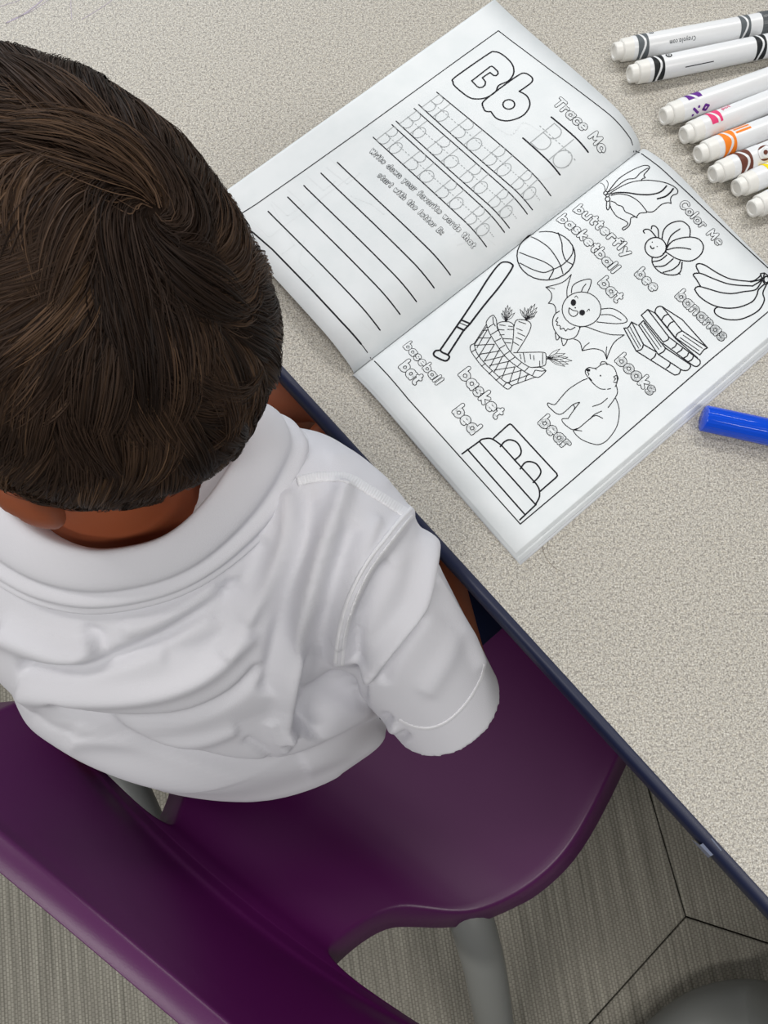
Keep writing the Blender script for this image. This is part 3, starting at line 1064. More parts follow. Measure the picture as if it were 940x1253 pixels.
marker('yellow marker, white barrel with a bright yellow band at the frame edge', (900.5, 230.5), (938, 214.5), srgb(250, 218, 10),
       [(.0200, .0290, *full)], [])
marker('pale marker, lowest of the row, only its white end in view', (919.5, 256), (938, 248), srgb(60, 150, 70), [(.024, .032, *full)], [])

# blue marker lying by itself, cap end towards the booklet
rb = 0.0079
a, b = W(861, 511.5, TZ + rb), W(940, 528.5, TZ + rb)
t = thing('marker', 'bright blue marker cap pointing at the booklet corner, right edge of the table', 'marker', (a[0], a[1], TZ + rb), 'washable markers on the table')
t.rotation_euler = (0, 0, math.atan2(b[1] - a[1], b[0] - a[0]))
M_blue = mat('glossy_blue_plastic', srgb(2, 72, 205), 0.13, 0.5)
o = cap_mesh('cap', 0.0, .048, rb * 1.0, M_blue, t)
for v in o.data.vertices:
    v.co.x = .048 - v.co.x
o.data.flip_normals()
part_spin('barrel', [(.044, rb * .8), (.044, rb * .93), (.135, rb * .95), (.1352, rb * .8)], M_barrel, t)
part_spin('end_plug', [(.135, rb * .85), (.141, rb * .8), (.1415, rb * .7), (.146, rb * .68), (.1465, rb * .6)], M_plug, t)

# ================================================================== CHAIR
M_purple = mat('purple_plastic', srgb(76, 11, 74), 0.38, 0.5)
tc = N(M_purple, 'ShaderNodeTexCoord')
nn_ = N(M_purple, 'ShaderNodeTexNoise', Scale=900.0, Detail=2.0)
L(M_purple, tc, 'Object', nn_, 'Vector')
bump(M_purple, nn_, 'Fac', 0.12, 0.0004)
CA = math.radians(-36.0)
CX, CY = np.array([math.cos(CA), math.sin(CA)]), np.array([-math.sin(CA), math.cos(CA)])
c0 = W(301, 1090, 0.39)[:2]
chair = thing('school_chair', 'purple plastic school chair under the child, grey tubular legs', 'chair', (*(c0 + CY * .15), 0))
# centre line of the shell: forward, height, half width, edge-cup
K = [(.42, .298, .090), (.415, .307, .130), (.39, .315, .165), (.35, .319, .180), (.30, .320, .191), (.23, .320, .200), (.17, .320, .202),
     (.125, .3205, .190), (.095, .322, .174), (.078, .325, .157), (.066, .329, .135), (.054, .335, .112), (.035, .346, .094), (.015, .362, .082), (.004, .376, .076),
     (-.001, .388, .080), (-.004, .395, .105), (-.005, .397, .150), (-.006, .400, .188), (-.008, .407, .208), (-.011, .416, .217), (-.014, .445, .222), (-.018, .472, .224), (-.023, .497, .224), (-.026, .509, .220), (-.028, .516, .212)]
Kc = catmull([np.array(k) for k in K], 5)
nT = 36
V, F = [], []
ns = len(Kc)
for i, (y, z, hw) in enumerate(Kc):
    back = min(1, max(0, (z - .37) / .06)) if y < .01 else 0
    seatk = min(1, max(0, (y - .04) / .08))
    for j in range(nT + 1):
        u = -1 + 2 * j / nT
        u = math.sin(u * PI / 2) * .35 + u * .65
        x = u * hw
        yy = y + back * (.95 - .98 * min(1, max(0, (z - .40) / .11))) * x * x
        zz = z + seatk * (.30 * x * x - .006 * math.cos(x / .24 * PI / 2))
        p = c0 + CX * x + CY * yy
        V.append((p[0], p[1], zz))
for i in range(ns - 1):
    for j in range(nT):
        q = i * (nT + 1) + j
        F.append((q, q + 1, q + nT + 2, q + nT + 1))
V = np.array(V)
# boundary loop, then a rolled skirt
loop = [j for j in range(nT + 1)] + [i * (nT + 1) + nT for i in range(1, ns)] + [(ns - 1) * (nT + 1) + j for j in range(nT - 1, -1, -1)] + [i * (nT + 1) for i in range(ns - 2, 0, -1)]
G = V.reshape(ns, nT + 1, 3)
dS = np.gradient(G, axis=0)
dT = np.gradient(G, axis=1)
nrm = np.cross(dS, dT).reshape(-1, 3)
nrm /= np.linalg.norm(nrm, axis=1)[:, None] + 1e-12
if nrm[(ns // 4) * (nT + 1) + nT // 2][2] < 0:
    nrm = -nrm
Lp = V[loop]
# smooth the outline a little
for _ in range(3):
    Lp = (np.roll(Lp, 1, 0) + Lp * 2 + np.roll(Lp, -1, 0)) / 4
V[loop] = Lp
tg = np.roll(Lp, -1, 0) - np.roll(Lp, 1, 0)
tg /= np.linalg.norm(tg, axis=1)[:, None] + 1e-12
out = np.cross(tg, nrm[loop])
if np.dot(out[len(loop) // 2 - nT // 2 * 0 - 18], [0, 0, 1]) < 0 and True:
    pass
# outward = away from the neighbouring inner vertex
inner = []
for q in loop:
    i, j = divmod(q, nT + 1)
    inner.append(V[min(max(i, 1), ns - 2) * (nT + 1) + min(max(j, 1), nT - 1)])
inner = np.array(inner)
sg = np.sign(np.einsum('ij,ij->i', out, Lp - inner))
out *= sg[:, None]
for _ in range(4):
    out = (np.roll(out, 1, 0) + out * 2 + np.roll(out, -1, 0)) / 4
out /= np.linalg.norm(out, axis=1)[:, None] + 1e-12
rings = [(.0016, .0003), (.0034, .0016), (.0046, .0036), (.0150, .0200), (.0146, .0212), (.0110, .0212)]
VV = [V]
prev = np.array(loop)
m_ = len(loop)
base = len(V)
orient = 1
Fs = []
for o_, d_ in rings:
    kf = np.where(Lp[:, 2] > .47, .70, 1.0)[:, None]
    VV.append(Lp + out * o_ * kf - nrm[loop] * d_ * kf)
    cur = np.arange(base, base + m_)
    for k in range(m_):
        Fs.append((prev[k], prev[(k + 1) % m_], cur[(k + 1) % m_], cur[k]))
    prev = cur
    base += m_
# underside of the shell
under = V - nrm * .0045
ub = base
VV.append(under)
for k in range(m_):
    Fs.append((prev[k], prev[(k + 1) % m_], ub + loop[(k + 1) % m_], ub + loop[k]))
F += Fs
F += [(a_ + ub, d2 + ub, c_ + ub, b_ + ub) for a_, b_, c_, d2 in F[:(ns - 1) * nT]]
VA = np.vstack(VV)
shell = mesh_obj('seat_shell', VA, F, M_purple, chair)
import bmesh
bm = bmesh.new()
bm.from_mesh(shell.data)
bmesh.ops.recalc_face_normals(bm, faces=bm.faces)
bm.to_mesh(shell.data)
bm.free()
shell.data.polygons.foreach_set('use_smooth', [True] * len(shell.data.polygons))
shell.data.set_sharp_from_angle(angle=math.radians(60))

M_leg = mat('grey_tube_metal', srgb(122, 124, 122), 0.38, 0.5)


def leg(pts, r0, r1, name='leg'):
    P = catmull([W(*p) for p in pts], 8)
    rr = np.linspace(r0, r1, len(P))
    return MB().tube(P, rr, 24).build(name, M_leg, chair)


leg([(560, 1085, .300), (578, 1130, .292), (592, 1180, .255), (603, 1240, .185), (610, 1290, .10), (613, 1300, .0)], .0205, .019)


def cloc(x, y, z):
    p = c0 + CX * x + CY * y
    return (p[0], p[1], z)


for sx in (1, -1):
    P = catmull([cloc(.15 * sx, .30, .300), cloc(.19 * sx, .335, .285), cloc(.215 * sx, .38, .18), cloc(.225 * sx, .41, 0.0)], 8)
    MB().tube(P, .019, 20).build('leg', M_leg, chair)
P = catmull([W(60, 800, .29), W(125, 912, .27), (W(158, 972, .255)), W(196, 1050, .25), W(260, 1130, .262)], 8)
MB().tube(P, .0205, 20).build('underframe_tube', M_leg, chair)
P = catmull([cloc(-.19, .06, .29), cloc(-.24, .05, .25), cloc(-.29, .03, .12), cloc(-.31, .02, 0.0)], 8)
MB().tube(P, .020, 20).build('leg', M_leg, chair)

# tubular foot of a second chair, lower right corner
foot = thing('chair_leg', 'curved grey tubular chair leg, corner below the table edge, mostly out of frame', 'chair leg', W(905, 1275, 0))
P = catmull([W(1080, 1420, .30), W(1010, 1285, .16), W(935, 1243, .045), W(862, 1256, .038), W(790, 1320, .034), W(740, 1400, .034)], 8)
MB().tube(P, [.036] * len(P), 28).build('tube', M_leg, foot)

# ================================================================== CHILD
def rc(p, a, b, ra, rb):
    a, b = np.asarray(a, np.float32), np.asarray(b, np.float32)
    ba = b - a
    t = np.clip(((p - a) @ ba) / (ba @ ba), 0, 1)
    return np.linalg.norm(p - a - t[:, None] * ba, axis=1) - (ra + t * (rb - ra))


def ell(p, c, M, s):
    q = ((p - np.asarray(c, np.float32)) @ np.asarray(M, np.float32).T) / np.asarray(s, np.float32)
    k = np.linalg.norm(q, axis=1)
    return (k - 1) * min(s) * .9 + (k - 1) * (np.mean(s) - min(s)) * .4


def su(a, b, k):
    h = np.clip(.5 + .5 * (b - a) / k, 0, 1)
    return b + (a - b) * h - k * h * (1 - h)


def nets(fn, lo, hi, h):
    lo, hi = np.array(lo), np.array(hi)
    n = np.ceil((hi - lo) / h).astype(int) + 1
    ax = [lo[i] + h * np.arange(n[i]) for i in range(3)]
    D = np.empty(n, np.float32)
    Yg, Zg = np.meshgrid(ax[1], ax[2], indexing='ij')
    step = max(1, int(400000 / (n[1] * n[2])))
    for i in range(0, n[0], step):
        xs = ax[0][i:i + step]
        P = np.empty((len(xs), n[1], n[2], 3), np.float32)
        P[..., 0] = xs[:, None, None]
        P[..., 1] = Yg
        P[..., 2] = Zg
        D[i:i + step] = fn(P.reshape(-1, 3)).reshape(len(xs), n[1], n[2])
    ins = D < 0
    c = n - 1
    acc = np.zeros((*c, 3), np.float32)
    cnt = np.zeros(c, np.float32)
    for axis in range(3):
        o = [a for a in range(3) if a != axis]
        sl0 = [slice(None)] * 3
        sl1 = [slice(None)] * 3
        sl0[axis] = slice(0, -1)
        sl1[axis] = slice(1, None)
        a_, b_ = D[tuple(sl0)], D[tuple(sl1)]
        cr = (a_ < 0) != (b_ < 0)
        I = np.argwhere(cr)
        tt = (a_[cr] / (a_[cr] - b_[cr]))
        pos = I.astype(np.float32)
        pos[:, axis] += tt
        for d0 in (0, -1):
            for d1 in (0, -1):
                J = I.copy()
                J[:, o[0]] += d0
                J[:, o[1]] += d1
                ok = ((J >= 0) & (J < c)).all(1)
                Jo = J[ok]
                np.add.at(acc, (Jo[:, 0], Jo[:, 1], Jo[:, 2]), pos[ok])
                np.add.at(cnt, (Jo[:, 0], Jo[:, 1], Jo[:, 2]), 1)
    act = cnt > 0
    idx = -np.ones(c, np.int64)
    idx[act] = np.arange(act.sum())
    V = (acc[act] / cnt[act][:, None]) * h + lo
    Q = []
    for axis in range(3):
        o = [a for a in range(3) if a != axis]
        sl0 = [slice(None)] * 3
        sl1 = [slice(None)] * 3
        sl0[axis] = slice(0, -1)
        sl1[axis] = slice(1, None)
        a_, b_ = ins[tuple(sl0)], ins[tuple(sl1)]
        I = np.argwhere(a_ != b_)
        s_ = a_[tuple(I.T)]
        ok = (I[:, o[0]] > 0) & (I[:, o[1]] > 0) & (I[:, o[0]] < c[o[0]]) & (I[:, o[1]] < c[o[1]])
        I, s_ = I[ok], s_[ok]

        def at(d0, d1):
            J = I.copy()
            J[:, o[0]] += d0
            J[:, o[1]] += d1
            return idx[tuple(J.T)]
        q = np.stack([at(0, 0), at(-1, 0), at(-1, -1), at(0, -1)], 1)
        if axis == 1:
            s_ = ~s_
        q[~s_] = q[~s_][:, ::-1]
        Q.append(q)
    Q = np.vstack(Q)
    return V, Q


def vnormals(V, Q):
    fn_ = np.cross(V[Q[:, 2]] - V[Q[:, 0]], V[Q[:, 3]] - V[Q[:, 1]])
    nv = np.zeros_like(V)
    for k in range(4):
        np.add.at(nv, Q[:, k], fn_)
    return nv / (np.linalg.norm(nv, axis=1)[:, None] + 1e-12)


def relax(V, Q, it=4, lam=.5):
    E_ = np.vstack([Q[:, [0, 1]], Q[:, [1, 2]], Q[:, [2, 3]], Q[:, [3, 0]]])
    deg = np.bincount(E_.ravel(), minlength=len(V)).astype(float)[:, None]
    for i in range(it):
        A = np.zeros_like(V)
        np.add.at(A, E_[:, 0], V[E_[:, 1]])
        np.add.at(A, E_[:, 1], V[E_[:, 0]])
        V = V + (lam if i % 2 == 0 else -lam * 1.03) * (A / deg - V)
    return V


def v3(*a):
    return np.array(a, np.float32)


# --- head frame: turned to the left and bowed
HC = v3(-.129, .149, .775)
yaw, pit = math.radians(54), math.radians(25)
HF = v3(-math.sin(yaw) * math.cos(pit), math.cos(yaw) * math.cos(pit), -math.sin(pit))
HL = v3(-math.cos(yaw), -math.sin(yaw), 0)
HU = np.cross(HL, HF)
if HU[2] < 0:
    HU = -HU
HM = np.stack([HF, HL, HU])
SK = (.087, .067, .083)
hd = lambda f, l, u: HC + HF * f + HL * l + HU * u

R_SH, L_SH = v3(-.030, .078, .632), v3(-.240, .078, .632)
R_EL, R_WR = W(553, 838, .482).astype(np.float32), W(520, 645, .474).astype(np.float32)
L_EL, L_WR = W(40, 520, .485).astype(np.float32), W(392, 482, .505).astype(np.float32)
R_HIP, R_KN = v3(-.075, -.01, .388), v3(.125, .150, .400)
L_HIP, L_KN = v3(-.215, .0, .388), v3(-.095, .205, .400)
R_AN, L_AN = v3(.155, .160, .105), v3(-.075, .235, .105)
NB, NT = v3(-.137, .098, .655), v3(-.135, .125, .72)
PEL, CHE = v3(-.115, .010, .40), v3(-.136, .046, .550)
HR = W(478, 560, .487).astype(np.float32)       # clasped hands
KB = v3(1, 1.45, 1)


def torso(p, grow):
    a, b = PEL, CHE
    q = (p - a) * KB
    ba = (b - a) * KB
    t = np.clip((q @ ba) / (ba @ ba), 0, 1)
    return (np.linalg.norm(q - t[:, None] * ba, axis=1) - (.108 + grow + t * -.016)) / 1.2


def fingers(base, fwd, side, up, r=.0062, n=4):
    """four bent fingers of unequal length and a thumb, as capsules"""
    out_ = []
    for k, ln in enumerate((.040, .045, .042, .034)[:n]):
        a_ = base + side * ((k - 1.5) * .0135)
        b_ = a_ + fwd * ln * .45 + up * .002
        c_ = b_ + fwd * ln * .32 - up * ln * .22
        d_ = c_ + fwd * ln * .08 - up * ln * .30
        out_ += [(a_, b_, r + .0008, r), (b_, c_, r, r - .0004), (c_, d_, r - .0004, r - .001)]
    th = base - side * .024 - fwd * .02
    out_ += [(th, th - side * .012 + fwd * .016, r + .002, r + .0005), (th - side * .012 + fwd * .016, th - side * .008 + fwd * .034 - up * .004, r + .0005, r - .0005)]
    return out_


def nz(v):
    return v / np.linalg.norm(v)


fR = nz(HR - R_WR)
sR = nz(np.cross(fR, v3(0, 0, 1)))
fL = nz(HR + v3(-.01, .01, .02) - L_WR)
sL = -nz(np.cross(fL, v3(0, 0, 1)))
palmR, palmL = R_WR + fR * .045, L_WR + fL * .040
FIN = fingers(palmR, fR, sR, v3(0, 0, 1)) + fingers(palmL, fL, sL, v3(0, 0, 1))


def body_sdf(p):
    d = torso(p, -.012)
    d = su(d, rc(p, R_SH, L_SH, .034, .034), .03)
    d = su(d, rc(p, NB, NT, .037, .036), .02)
    for s_, e_, w_ in ((R_SH, R_EL, R_WR), (L_SH, L_EL, L_WR)):
        d = su(d, rc(p, s_, e_, .034, .027), .015)
        d = su(d, rc(p, e_, w_, .0285, .019), .008)
    for h_, k_, a_ in ((R_HIP, R_KN, R_AN), (L_HIP, L_KN, L_AN)):
        d = su(d, rc(p, h_, k_, .055, .040), .02)
        d = su(d, rc(p, k_, a_, .038, .024), .012)
    # palms and fingers
    d = su(d, rc(p, R_WR, palmR, .017, .019), .008)
    d = su(d, rc(p, palmR - sR * .012, palmR + sR * .012, .012, .012), .008)
    d = su(d, rc(p, L_WR, palmL, .017, .019), .008)
    d = su(d, rc(p, palmL - sL * .012, palmL + sL * .012, .012, .012), .008)
    near = (np.abs(p - HR) < .12).all(1)
    if near.any():
        q = p[near]
        dd = d[near]
        for a_, b_, r0, r1 in FIN:
            dd = su(dd, rc(q, a_, b_, r0, r1), .003)
        d[near] = dd
    # head
    hd_ = ell(p, HC, HM, SK)
    hd_ = su(hd_, ell(p, hd(.030, 0, -.045), HM, (.052, .050, .052)), .02)
    hd_ = su(hd_, ell(p, hd(.058, 0, -.083), HM, (.020, .022, .016)), .018)        # chin
    hd_ = su(hd_, rc(p, hd(.078, 0, -.012), hd(.094, 0, -.036), .006, .0095), .010)  # nose
    for s_ in (1, -1):
        hd_ = su(hd_, ell(p, hd(.060, .034 * s_, -.045), HM, (.022, .020, .020)), .015)  # cheeks
        hd_ = np.maximum(hd_, -su(ell(p, hd(.092, .027 * s_, -.014), HM, (.010, .016, .010)), v_big(p), .004))
        e0 = hd(-.008, .069 * s_, -.040)
        ear = ell(p, e0, HM, (.018, .009, .025))
        ear = np.maximum(ear, -ell(p, e0 + HL * (.008 * s_) + HF * .004, HM, (.010, .006, .015)))
        hd_ = su(hd_, ear, .006)
    hd_ = su(hd_, rc(p, hd(.082, -.013, -.060), hd(.082, .013, -.060), .006, .006), .006)  # lips
    hd_ = np.maximum(hd_, -rc(p, hd(.090, -.014, -.0605), hd(.090, .014, -.0605), .0016, .0016))
    d = su(d, hd_, .014)
    return d


def v_big(p):
    return np.full(len(p), 1.0, np.float32)


M_skin = mat('warm_skin', srgb(148, 80, 50), 0.55, 0.4)
pb = M_skin.node_tree.nodes['Principled BSDF']
pb.inputs['Subsurface Weight'].default_value = 0.15
pb.inputs['Subsurface Radius'].default_value = (.012, .004, .002)
M_shirt = mat('white_cotton_knit', srgb(214, 214, 220), 0.85, 0.15)
tc = N(M_shirt, 'ShaderNodeTexCoord')
nk = N(M_shirt, 'ShaderNodeTexNoise', Scale=1400.0, Detail=1.0)
L(M_shirt, tc, 'Object', nk, 'Vector')
bump(M_shirt, nk, 'Fac', 0.25, 0.0004)
M_short = mat('navy_twill', srgb(22, 30, 58), 0.85, 0.1)

child = thing('person', 'dark-haired young child in a white polo shirt, seated, head bowed and turned left', 'person', (-.145, 0.0, .33))
V, Q = nets(body_sdf, (-.36, -.11, .07), (.22, .31, .885), .0030)
V = relax(V, Q, 4)
body = fast_mesh('body', V, Q, M_skin, child)
M_eye = mat('eye_white', (.62, .60, .57), .25)
M_iris = mat('brown_iris', srgb(48, 28, 18), .2)
M_brow = mat('dark_brow', srgb(36, 25, 19), .8)


def ball(name, c, r, m, par, sq=1.0):
    bmv, bmf = [], []
    for i in range(11):
        for j in range(18):
            th, ph = PI * i / 10, 2 * PI * j / 18
            n_ = HF * (math.cos(th) * sq) + HL * (math.sin(th) * math.cos(ph)) + HU * (math.sin(th) * math.sin(ph))
            bmv.append(c + r * n_)
    for i in range(10):
        for j in range(18):
            bmf.append((i * 18 + j, i * 18 + (j + 1) % 18, (i + 1) * 18 + (j + 1) % 18, (i + 1) * 18 + j))
    return mesh_obj(name, bmv, bmf, m, par)


for s_ in (1, -1):
    c = hd(.0715, .027 * s_, -.0145)
    e_ = ball('eye', c, .0092, M_eye, child)
    ball('iris', c + HF * .0072 - HU * .0038, .0044, M_iris, e_, .55)
    ball('eyelid', c + HU * .0022 + HF * -.0002, .0098, M_skin, child)
    MB().tube([hd(.078, .016 * s_, .004), hd(.078, .026 * s_, .008), hd(.070, .038 * s_, .005)], [.0012, .002, .001], 8, squash=.8).build('eyebrow', M_brow, child)

# --- shorts
def short_sdf(p):
    d = torso(p, -.004)
    for h_, k_ in ((R_HIP, R_KN), (L_HIP, L_KN)):
        m_ = h_ + (k_ - h_) * .78
        d = su(d, rc(p, h_, m_, .066, .060), .02)
        ax_ = nz(k_ - h_)
        dd = (p - m_) @ ax_
        d = np.maximum(d, np.where(np.linalg.norm(p - m_, axis=1) < .11, dd, -1))
        cav = np.maximum(rc(p, h_, k_, .0565, .054), -(dd + .03))
        d = np.maximum(d, -cav)
    d = np.maximum(d, p[:, 2] - .46)
    back_ = (p[:, 2] > .380) & (p[:, 1] < .030)
    return np.where(back_, np.maximum(d, torso(p, .016)), d)


V, Q = nets(short_sdf, (-.31, -.11, .30), (.17, .24, .47), .0035)
V = relax(V, Q, 4)
V[:, 2] = np.maximum(V[:, 2], .3225)
fast_mesh('shorts', V, Q, M_short, child)
# --- shoes
M_shoe = mat('dark_shoe', srgb(40, 42, 50), .6)
for an in (R_AN, L_AN):
    dr = v3(.59, .81, 0)
    def shoe(p, an=an, dr=dr):
        d = rc(p, an + v3(0, 0, -.075), an + dr * .10 + v3(0, 0, -.082), .030, .026)
        d = su(d, rc(p, an + v3(0, 0, -.005), an + v3(0, 0, -.07), .029, .031), .02)
        d = np.maximum(d, -rc(p, an + v3(0, 0, .04), an + v3(0, 0, -.03), .024, .024))
        return np.maximum(d, -(p[:, 2] - .001))
    V, Q = nets(shoe, an + v3(-.05, -.05, -.106), an + v3(.12, .14, .04), .004)
    fast_mesh('shoe', relax(V, Q, 4), Q, M_shoe, child)

# --- shirt
SL_A, SL_B = v3(-.024, .076, .634), W(545, 862, .525).astype(np.float32)
LS_B = L_SH + (L_EL - L_SH) * .72


def shirt_sdf(p):
    a, b, c_ = v3(-.121, .004, .395), v3(-.127, .022, .47), v3(-.133, .044, .548)
    kb = v3(1, 1.55, 1)
    P_ = (p - a) * kb
    d = rc(P_, v3(0, 0, 0), (b - a) * kb, .133, .130)
    d = su(d, rc(P_, (b - a) * kb, (c_ - a) * kb, .128, .116), .02)
    d = d / 1.25
    d = su(d, rc(p, v3(-.042, .088, .632), v3(-.232, .088, .632), .042, .042), .035)
    d = su(d, rc(p, v3(-.137, .088, .60), v3(-.137, .100, .630), .062, .050), .03)
    d = su(d, rc(p, v3(-.095, .112, .632), v3(-.052, .102, .630), .040, .041), .02)
    for A_, B_, r0, r1 in ((SL_A, SL_B, .044, .0375), (L_SH, LS_B, .047, .043)):
        ax_ = nz(B_ - A_)
        t_ = (p - B_) @ ax_
        sl = rc(p, A_, B_ + ax_ * .04, r0, r1 - .001)
        sl = np.maximum(sl, t_)
        cav = np.maximum(rc(p, A_, B_ + ax_ * .06, r0 - .005, r1 - .005), -(t_ + .030))
        d = su(d, np.maximum(sl, -cav), .014)
    d = np.maximum(d, .362 - p[:, 2])
    cav = np.maximum(rc(P_, v3(0, 0, -.2), v3(0, 0, .02), .126, .122) / 1.2, p[:, 2] - .385)
    d = np.maximum(d, -cav)
    return np.maximum(d, -rc(p, v3(-.137, .10, .655), v3(-.135, .115, .76), .043, .055))


V, Q = nets(shirt_sdf, (-.36, -.125, .355), (.125, .20, .74), .0021)
V = relax(V, Q, 6)

FOLDS = [  # (polyline px, width px, amplitude mm)
    ([(0, 772), (50, 792), (95, 803), (116, 790)], 20, 5),
    ([(104, 770), (122, 778), (120, 800)], 6, -3),
    ([(20, 818), (70, 822), (120, 814), (180, 790), (240, 752), (290, 712)], 12, -5),
    ([(20, 845), (80, 852), (150, 852), (210, 842), (260, 818), (310, 770)], 15, 4),
    ([(40, 868), (110, 880), (170, 884), (230, 878), (285, 852), (320, 815)], 8, -3.5),
    ([(90, 893), (170, 905), (240, 907), (290, 890)], 11, 2.5),
    ([(60, 858), (134, 892), (223, 922), (290, 938), (348, 936), (400, 918), (450, 892), (480, 878)], 6, -5),
    ([(0, 868), (60, 890), (120, 920), (200, 950), (290, 966), (360, 962), (430, 935), (480, 905)], 20, 6),
    ([(300, 905), (322, 918), (335, 932)], 5, -2.5), ([(330, 880), (340, 905), (352, 918)], 8, 3),
    ([(422, 590), (413, 620), (396, 672), (380, 731), (359, 805), (350, 870), (356, 905)], 13, 6),
    ([(432, 640), (408, 715), (392, 780), (378, 830), (372, 865)], 12, -4),
    ([(352, 600), (352, 650), (335, 700), (300, 760), (270, 800)], 12, 3.5),
    ([(380, 600), (372, 660), (352, 720), (338, 790), (325, 850)], 12, -3.5),
    ([(320, 660), (300, 710), (262, 760)], 12, -2.5),
    ([(463, 632), (440, 688), (424, 750), (414, 790)], 7, 2.5),
    ([(445, 838), (415, 846), (388, 868), (372, 900)], 22, -11),
    ([(500, 898), (446, 926), (415, 945)], 5, -4), ([(488, 888), (430, 915), (372, 938)], 9, 3),
    # armhole seam
    ([(520, 611), (498, 631), (474, 660), (449, 694), (429, 734), (418, 772), (413, 818)], 9, 2.6),
    ([(536, 622), (515, 641), (492, 670), (468, 703), (449, 741), (437, 778), (433, 815)], 8, -2.4),
    # sleeve
    ([(523, 634), (518, 685), (508, 739), (487, 772), (466, 801), (448, 828)], 11, 6.5),
    ([(480, 690), (455, 735), (438, 770), (440, 815)], 11, -3.5),
    ([(520, 750), (498, 778), (480, 806), (465, 835)], 9, -4),
    ([(529, 705), (550, 740), (571, 775), (590, 818)], 7, 3),
    ([(540, 700), (562, 735), (582, 770)], 6, -2),
    ([(560, 770), (548, 805), (520, 850)], 16, 1.5),
    # soft waves across the back
    ([(150, 770), (210, 755), (270, 725)], 16, 3), ([(200, 800), (260, 790), (300, 760)], 18, -2),
    ([(400, 560), (440, 560), (480, 590)], 14, 1.2),
]
nv = vnormals(V, Q)
view = np.array([0, 0, CAMZ]) - V
view /= np.linalg.norm(view, axis=1)[:, None]
if (np.einsum('ij,ij->i', nv, V - np.array([-.145, .03, .52])) > 0).mean() < .5:
    nv = -nv
    Q = Q[:, ::-1]
face = np.clip((np.einsum('ij,ij->i', nv, view) + .05) / .3, 0, 1)
px = proj(V)
disp = np.zeros(len(V))
for pts, wd, amp in FOLDS:
    P = catmull([np.array([*p, 0.0]) for p in pts], 5)[:, :2] if len(pts) > 2 else np.array(pts, float)
    best = np.full(len(V), 1e9)
    tpar = np.zeros(len(V))
    n_ = len(P) - 1
    box = (px[:, 0] > P[:, 0].min() - 3 * wd) & (px[:, 0] < P[:, 0].max() + 3 * wd) & (px[:, 1] > P[:, 1].min() - 3 * wd) & (px[:, 1] < P[:, 1].max() + 3 * wd)
    I = np.nonzero(box)[0]
    bb, tt = best[I], tpar[I]
    for k in range(n_):
        a_, b_ = P[k], P[k + 1]
        ab = b_ - a_
        t_ = np.clip(((px[I] - a_) @ ab) / (ab @ ab + 1e-9), 0, 1)
        dd = np.linalg.norm(px[I] - a_ - t_[:, None] * ab, axis=1)
        u_ = dd < bb
        bb = np.where(u_, dd, bb)
        tt = np.where(u_, (k + t_) / n_, tt)
    wd = wd * .8 if wd > 7 else wd
    taper = np.clip(np.minimum(tt, 1 - tt) / .30, 0.0, 1)
    taper = taper * taper * (3 - 2 * taper)
    if wd < 7:
        wd = wd * .8 if wd > 7 else wd
    taper = np.clip(np.minimum(tt, 1 - tt) / .03, 0, 1)
    disp[I] += 1.4 * amp / 1000 * taper * np.exp(-(bb / wd) ** 2)
disp = disp * face
E_ = np.vstack([Q[:, [0, 1]], Q[:, [1, 2]], Q[:, [2, 3]], Q[:, [3, 0]]])
deg_ = np.bincount(E_.ravel(), minlength=len(V))
for _ in range(3):
    acc_ = np.bincount(E_[:, 0], disp[E_[:, 1]], len(V)) + np.bincount(E_[:, 1], disp[E_[:, 0]], len(V))
    disp = .5 * disp + .5 * acc_ / deg_
V = V + nv * disp[:, None]
V = relax(V, Q, 2, .35)
shirt = fast_mesh('shirt', V, Q, M_shirt, child)

# --- stitched seams lying on the shirt
from mathutils.bvhtree import BVHTree
bvh = BVHTree.FromPolygons([tuple(v) for v in V.tolist()], [tuple(q) for q in Q.tolist()])
M_seam = mat('white_seam_stitching', srgb(226, 226, 230), 0.8, 0.15)


def seam(name, pts, wpx, hgt, ribs=0.0, period=3.2):
    P = catmull([np.array([*p, 0.0]) for p in pts], 26)[:, :2]
    # even steps
    s_ = np.r_[0, np.cumsum(np.linalg.norm(np.diff(P, axis=0), axis=1))]
    u = np.arange(0, s_[-1], 1.0)
    P = np.stack([np.interp(u, s_, P[:, 0]), np.interp(u, s_, P[:, 1])], 1)
    T_ = np.gradient(P, axis=0)
    T_ /= np.linalg.norm(T_, axis=1)[:, None]
    Nn = np.stack([-T_[:, 1], T_[:, 0]], 1)
    cs = [(-1, -.5), (-.92, .35), (-.6, .85), (0, 1), (.6, .85), (.92, .35), (1, -.5)]
    rowsv = []
    for (x, y), n_, uu in zip(P, Nn, u):
        row = []
        for c_, h_ in cs:
            r_ = ray(x + n_[0] * wpx / 2 * c_, y + n_[1] * wpx / 2 * c_)
            hit = bvh.ray_cast(Vector((0, 0, CAMZ)), Vector(r_))
            if hit[0] is None:
                row = None
                break
            hh_ = hgt * h_ * (1 + ribs * math.sin(uu / period * 2 * PI)) if h_ > 0 else hgt * h_
            row.append(np.array(hit[0]) + hh_ * np.array(-Vector(r_).normalized()))
        if row is not None:
            rowsv.append(row)
    n_ = len(rowsv)
    if n_ < 3:
        return
    R_ = np.array(rowsv)
    for _ in range(4):
        R_[1:-1] = (R_[:-2] + 2 * R_[1:-1] + R_[2:]) / 4 if ribs == 0 else R_[1:-1]
    Vs = R_.reshape(-1, 3)
    k_ = len(cs)
    Fs_ = [(i * k_ + j, i * k_ + j + 1, (i + 1) * k_ + j + 1, (i + 1) * k_ + j) for i in range(n_ - 1) for j in range(k_ - 1)]
    return mesh_obj(name, Vs, Fs_, M_seam, shirt)


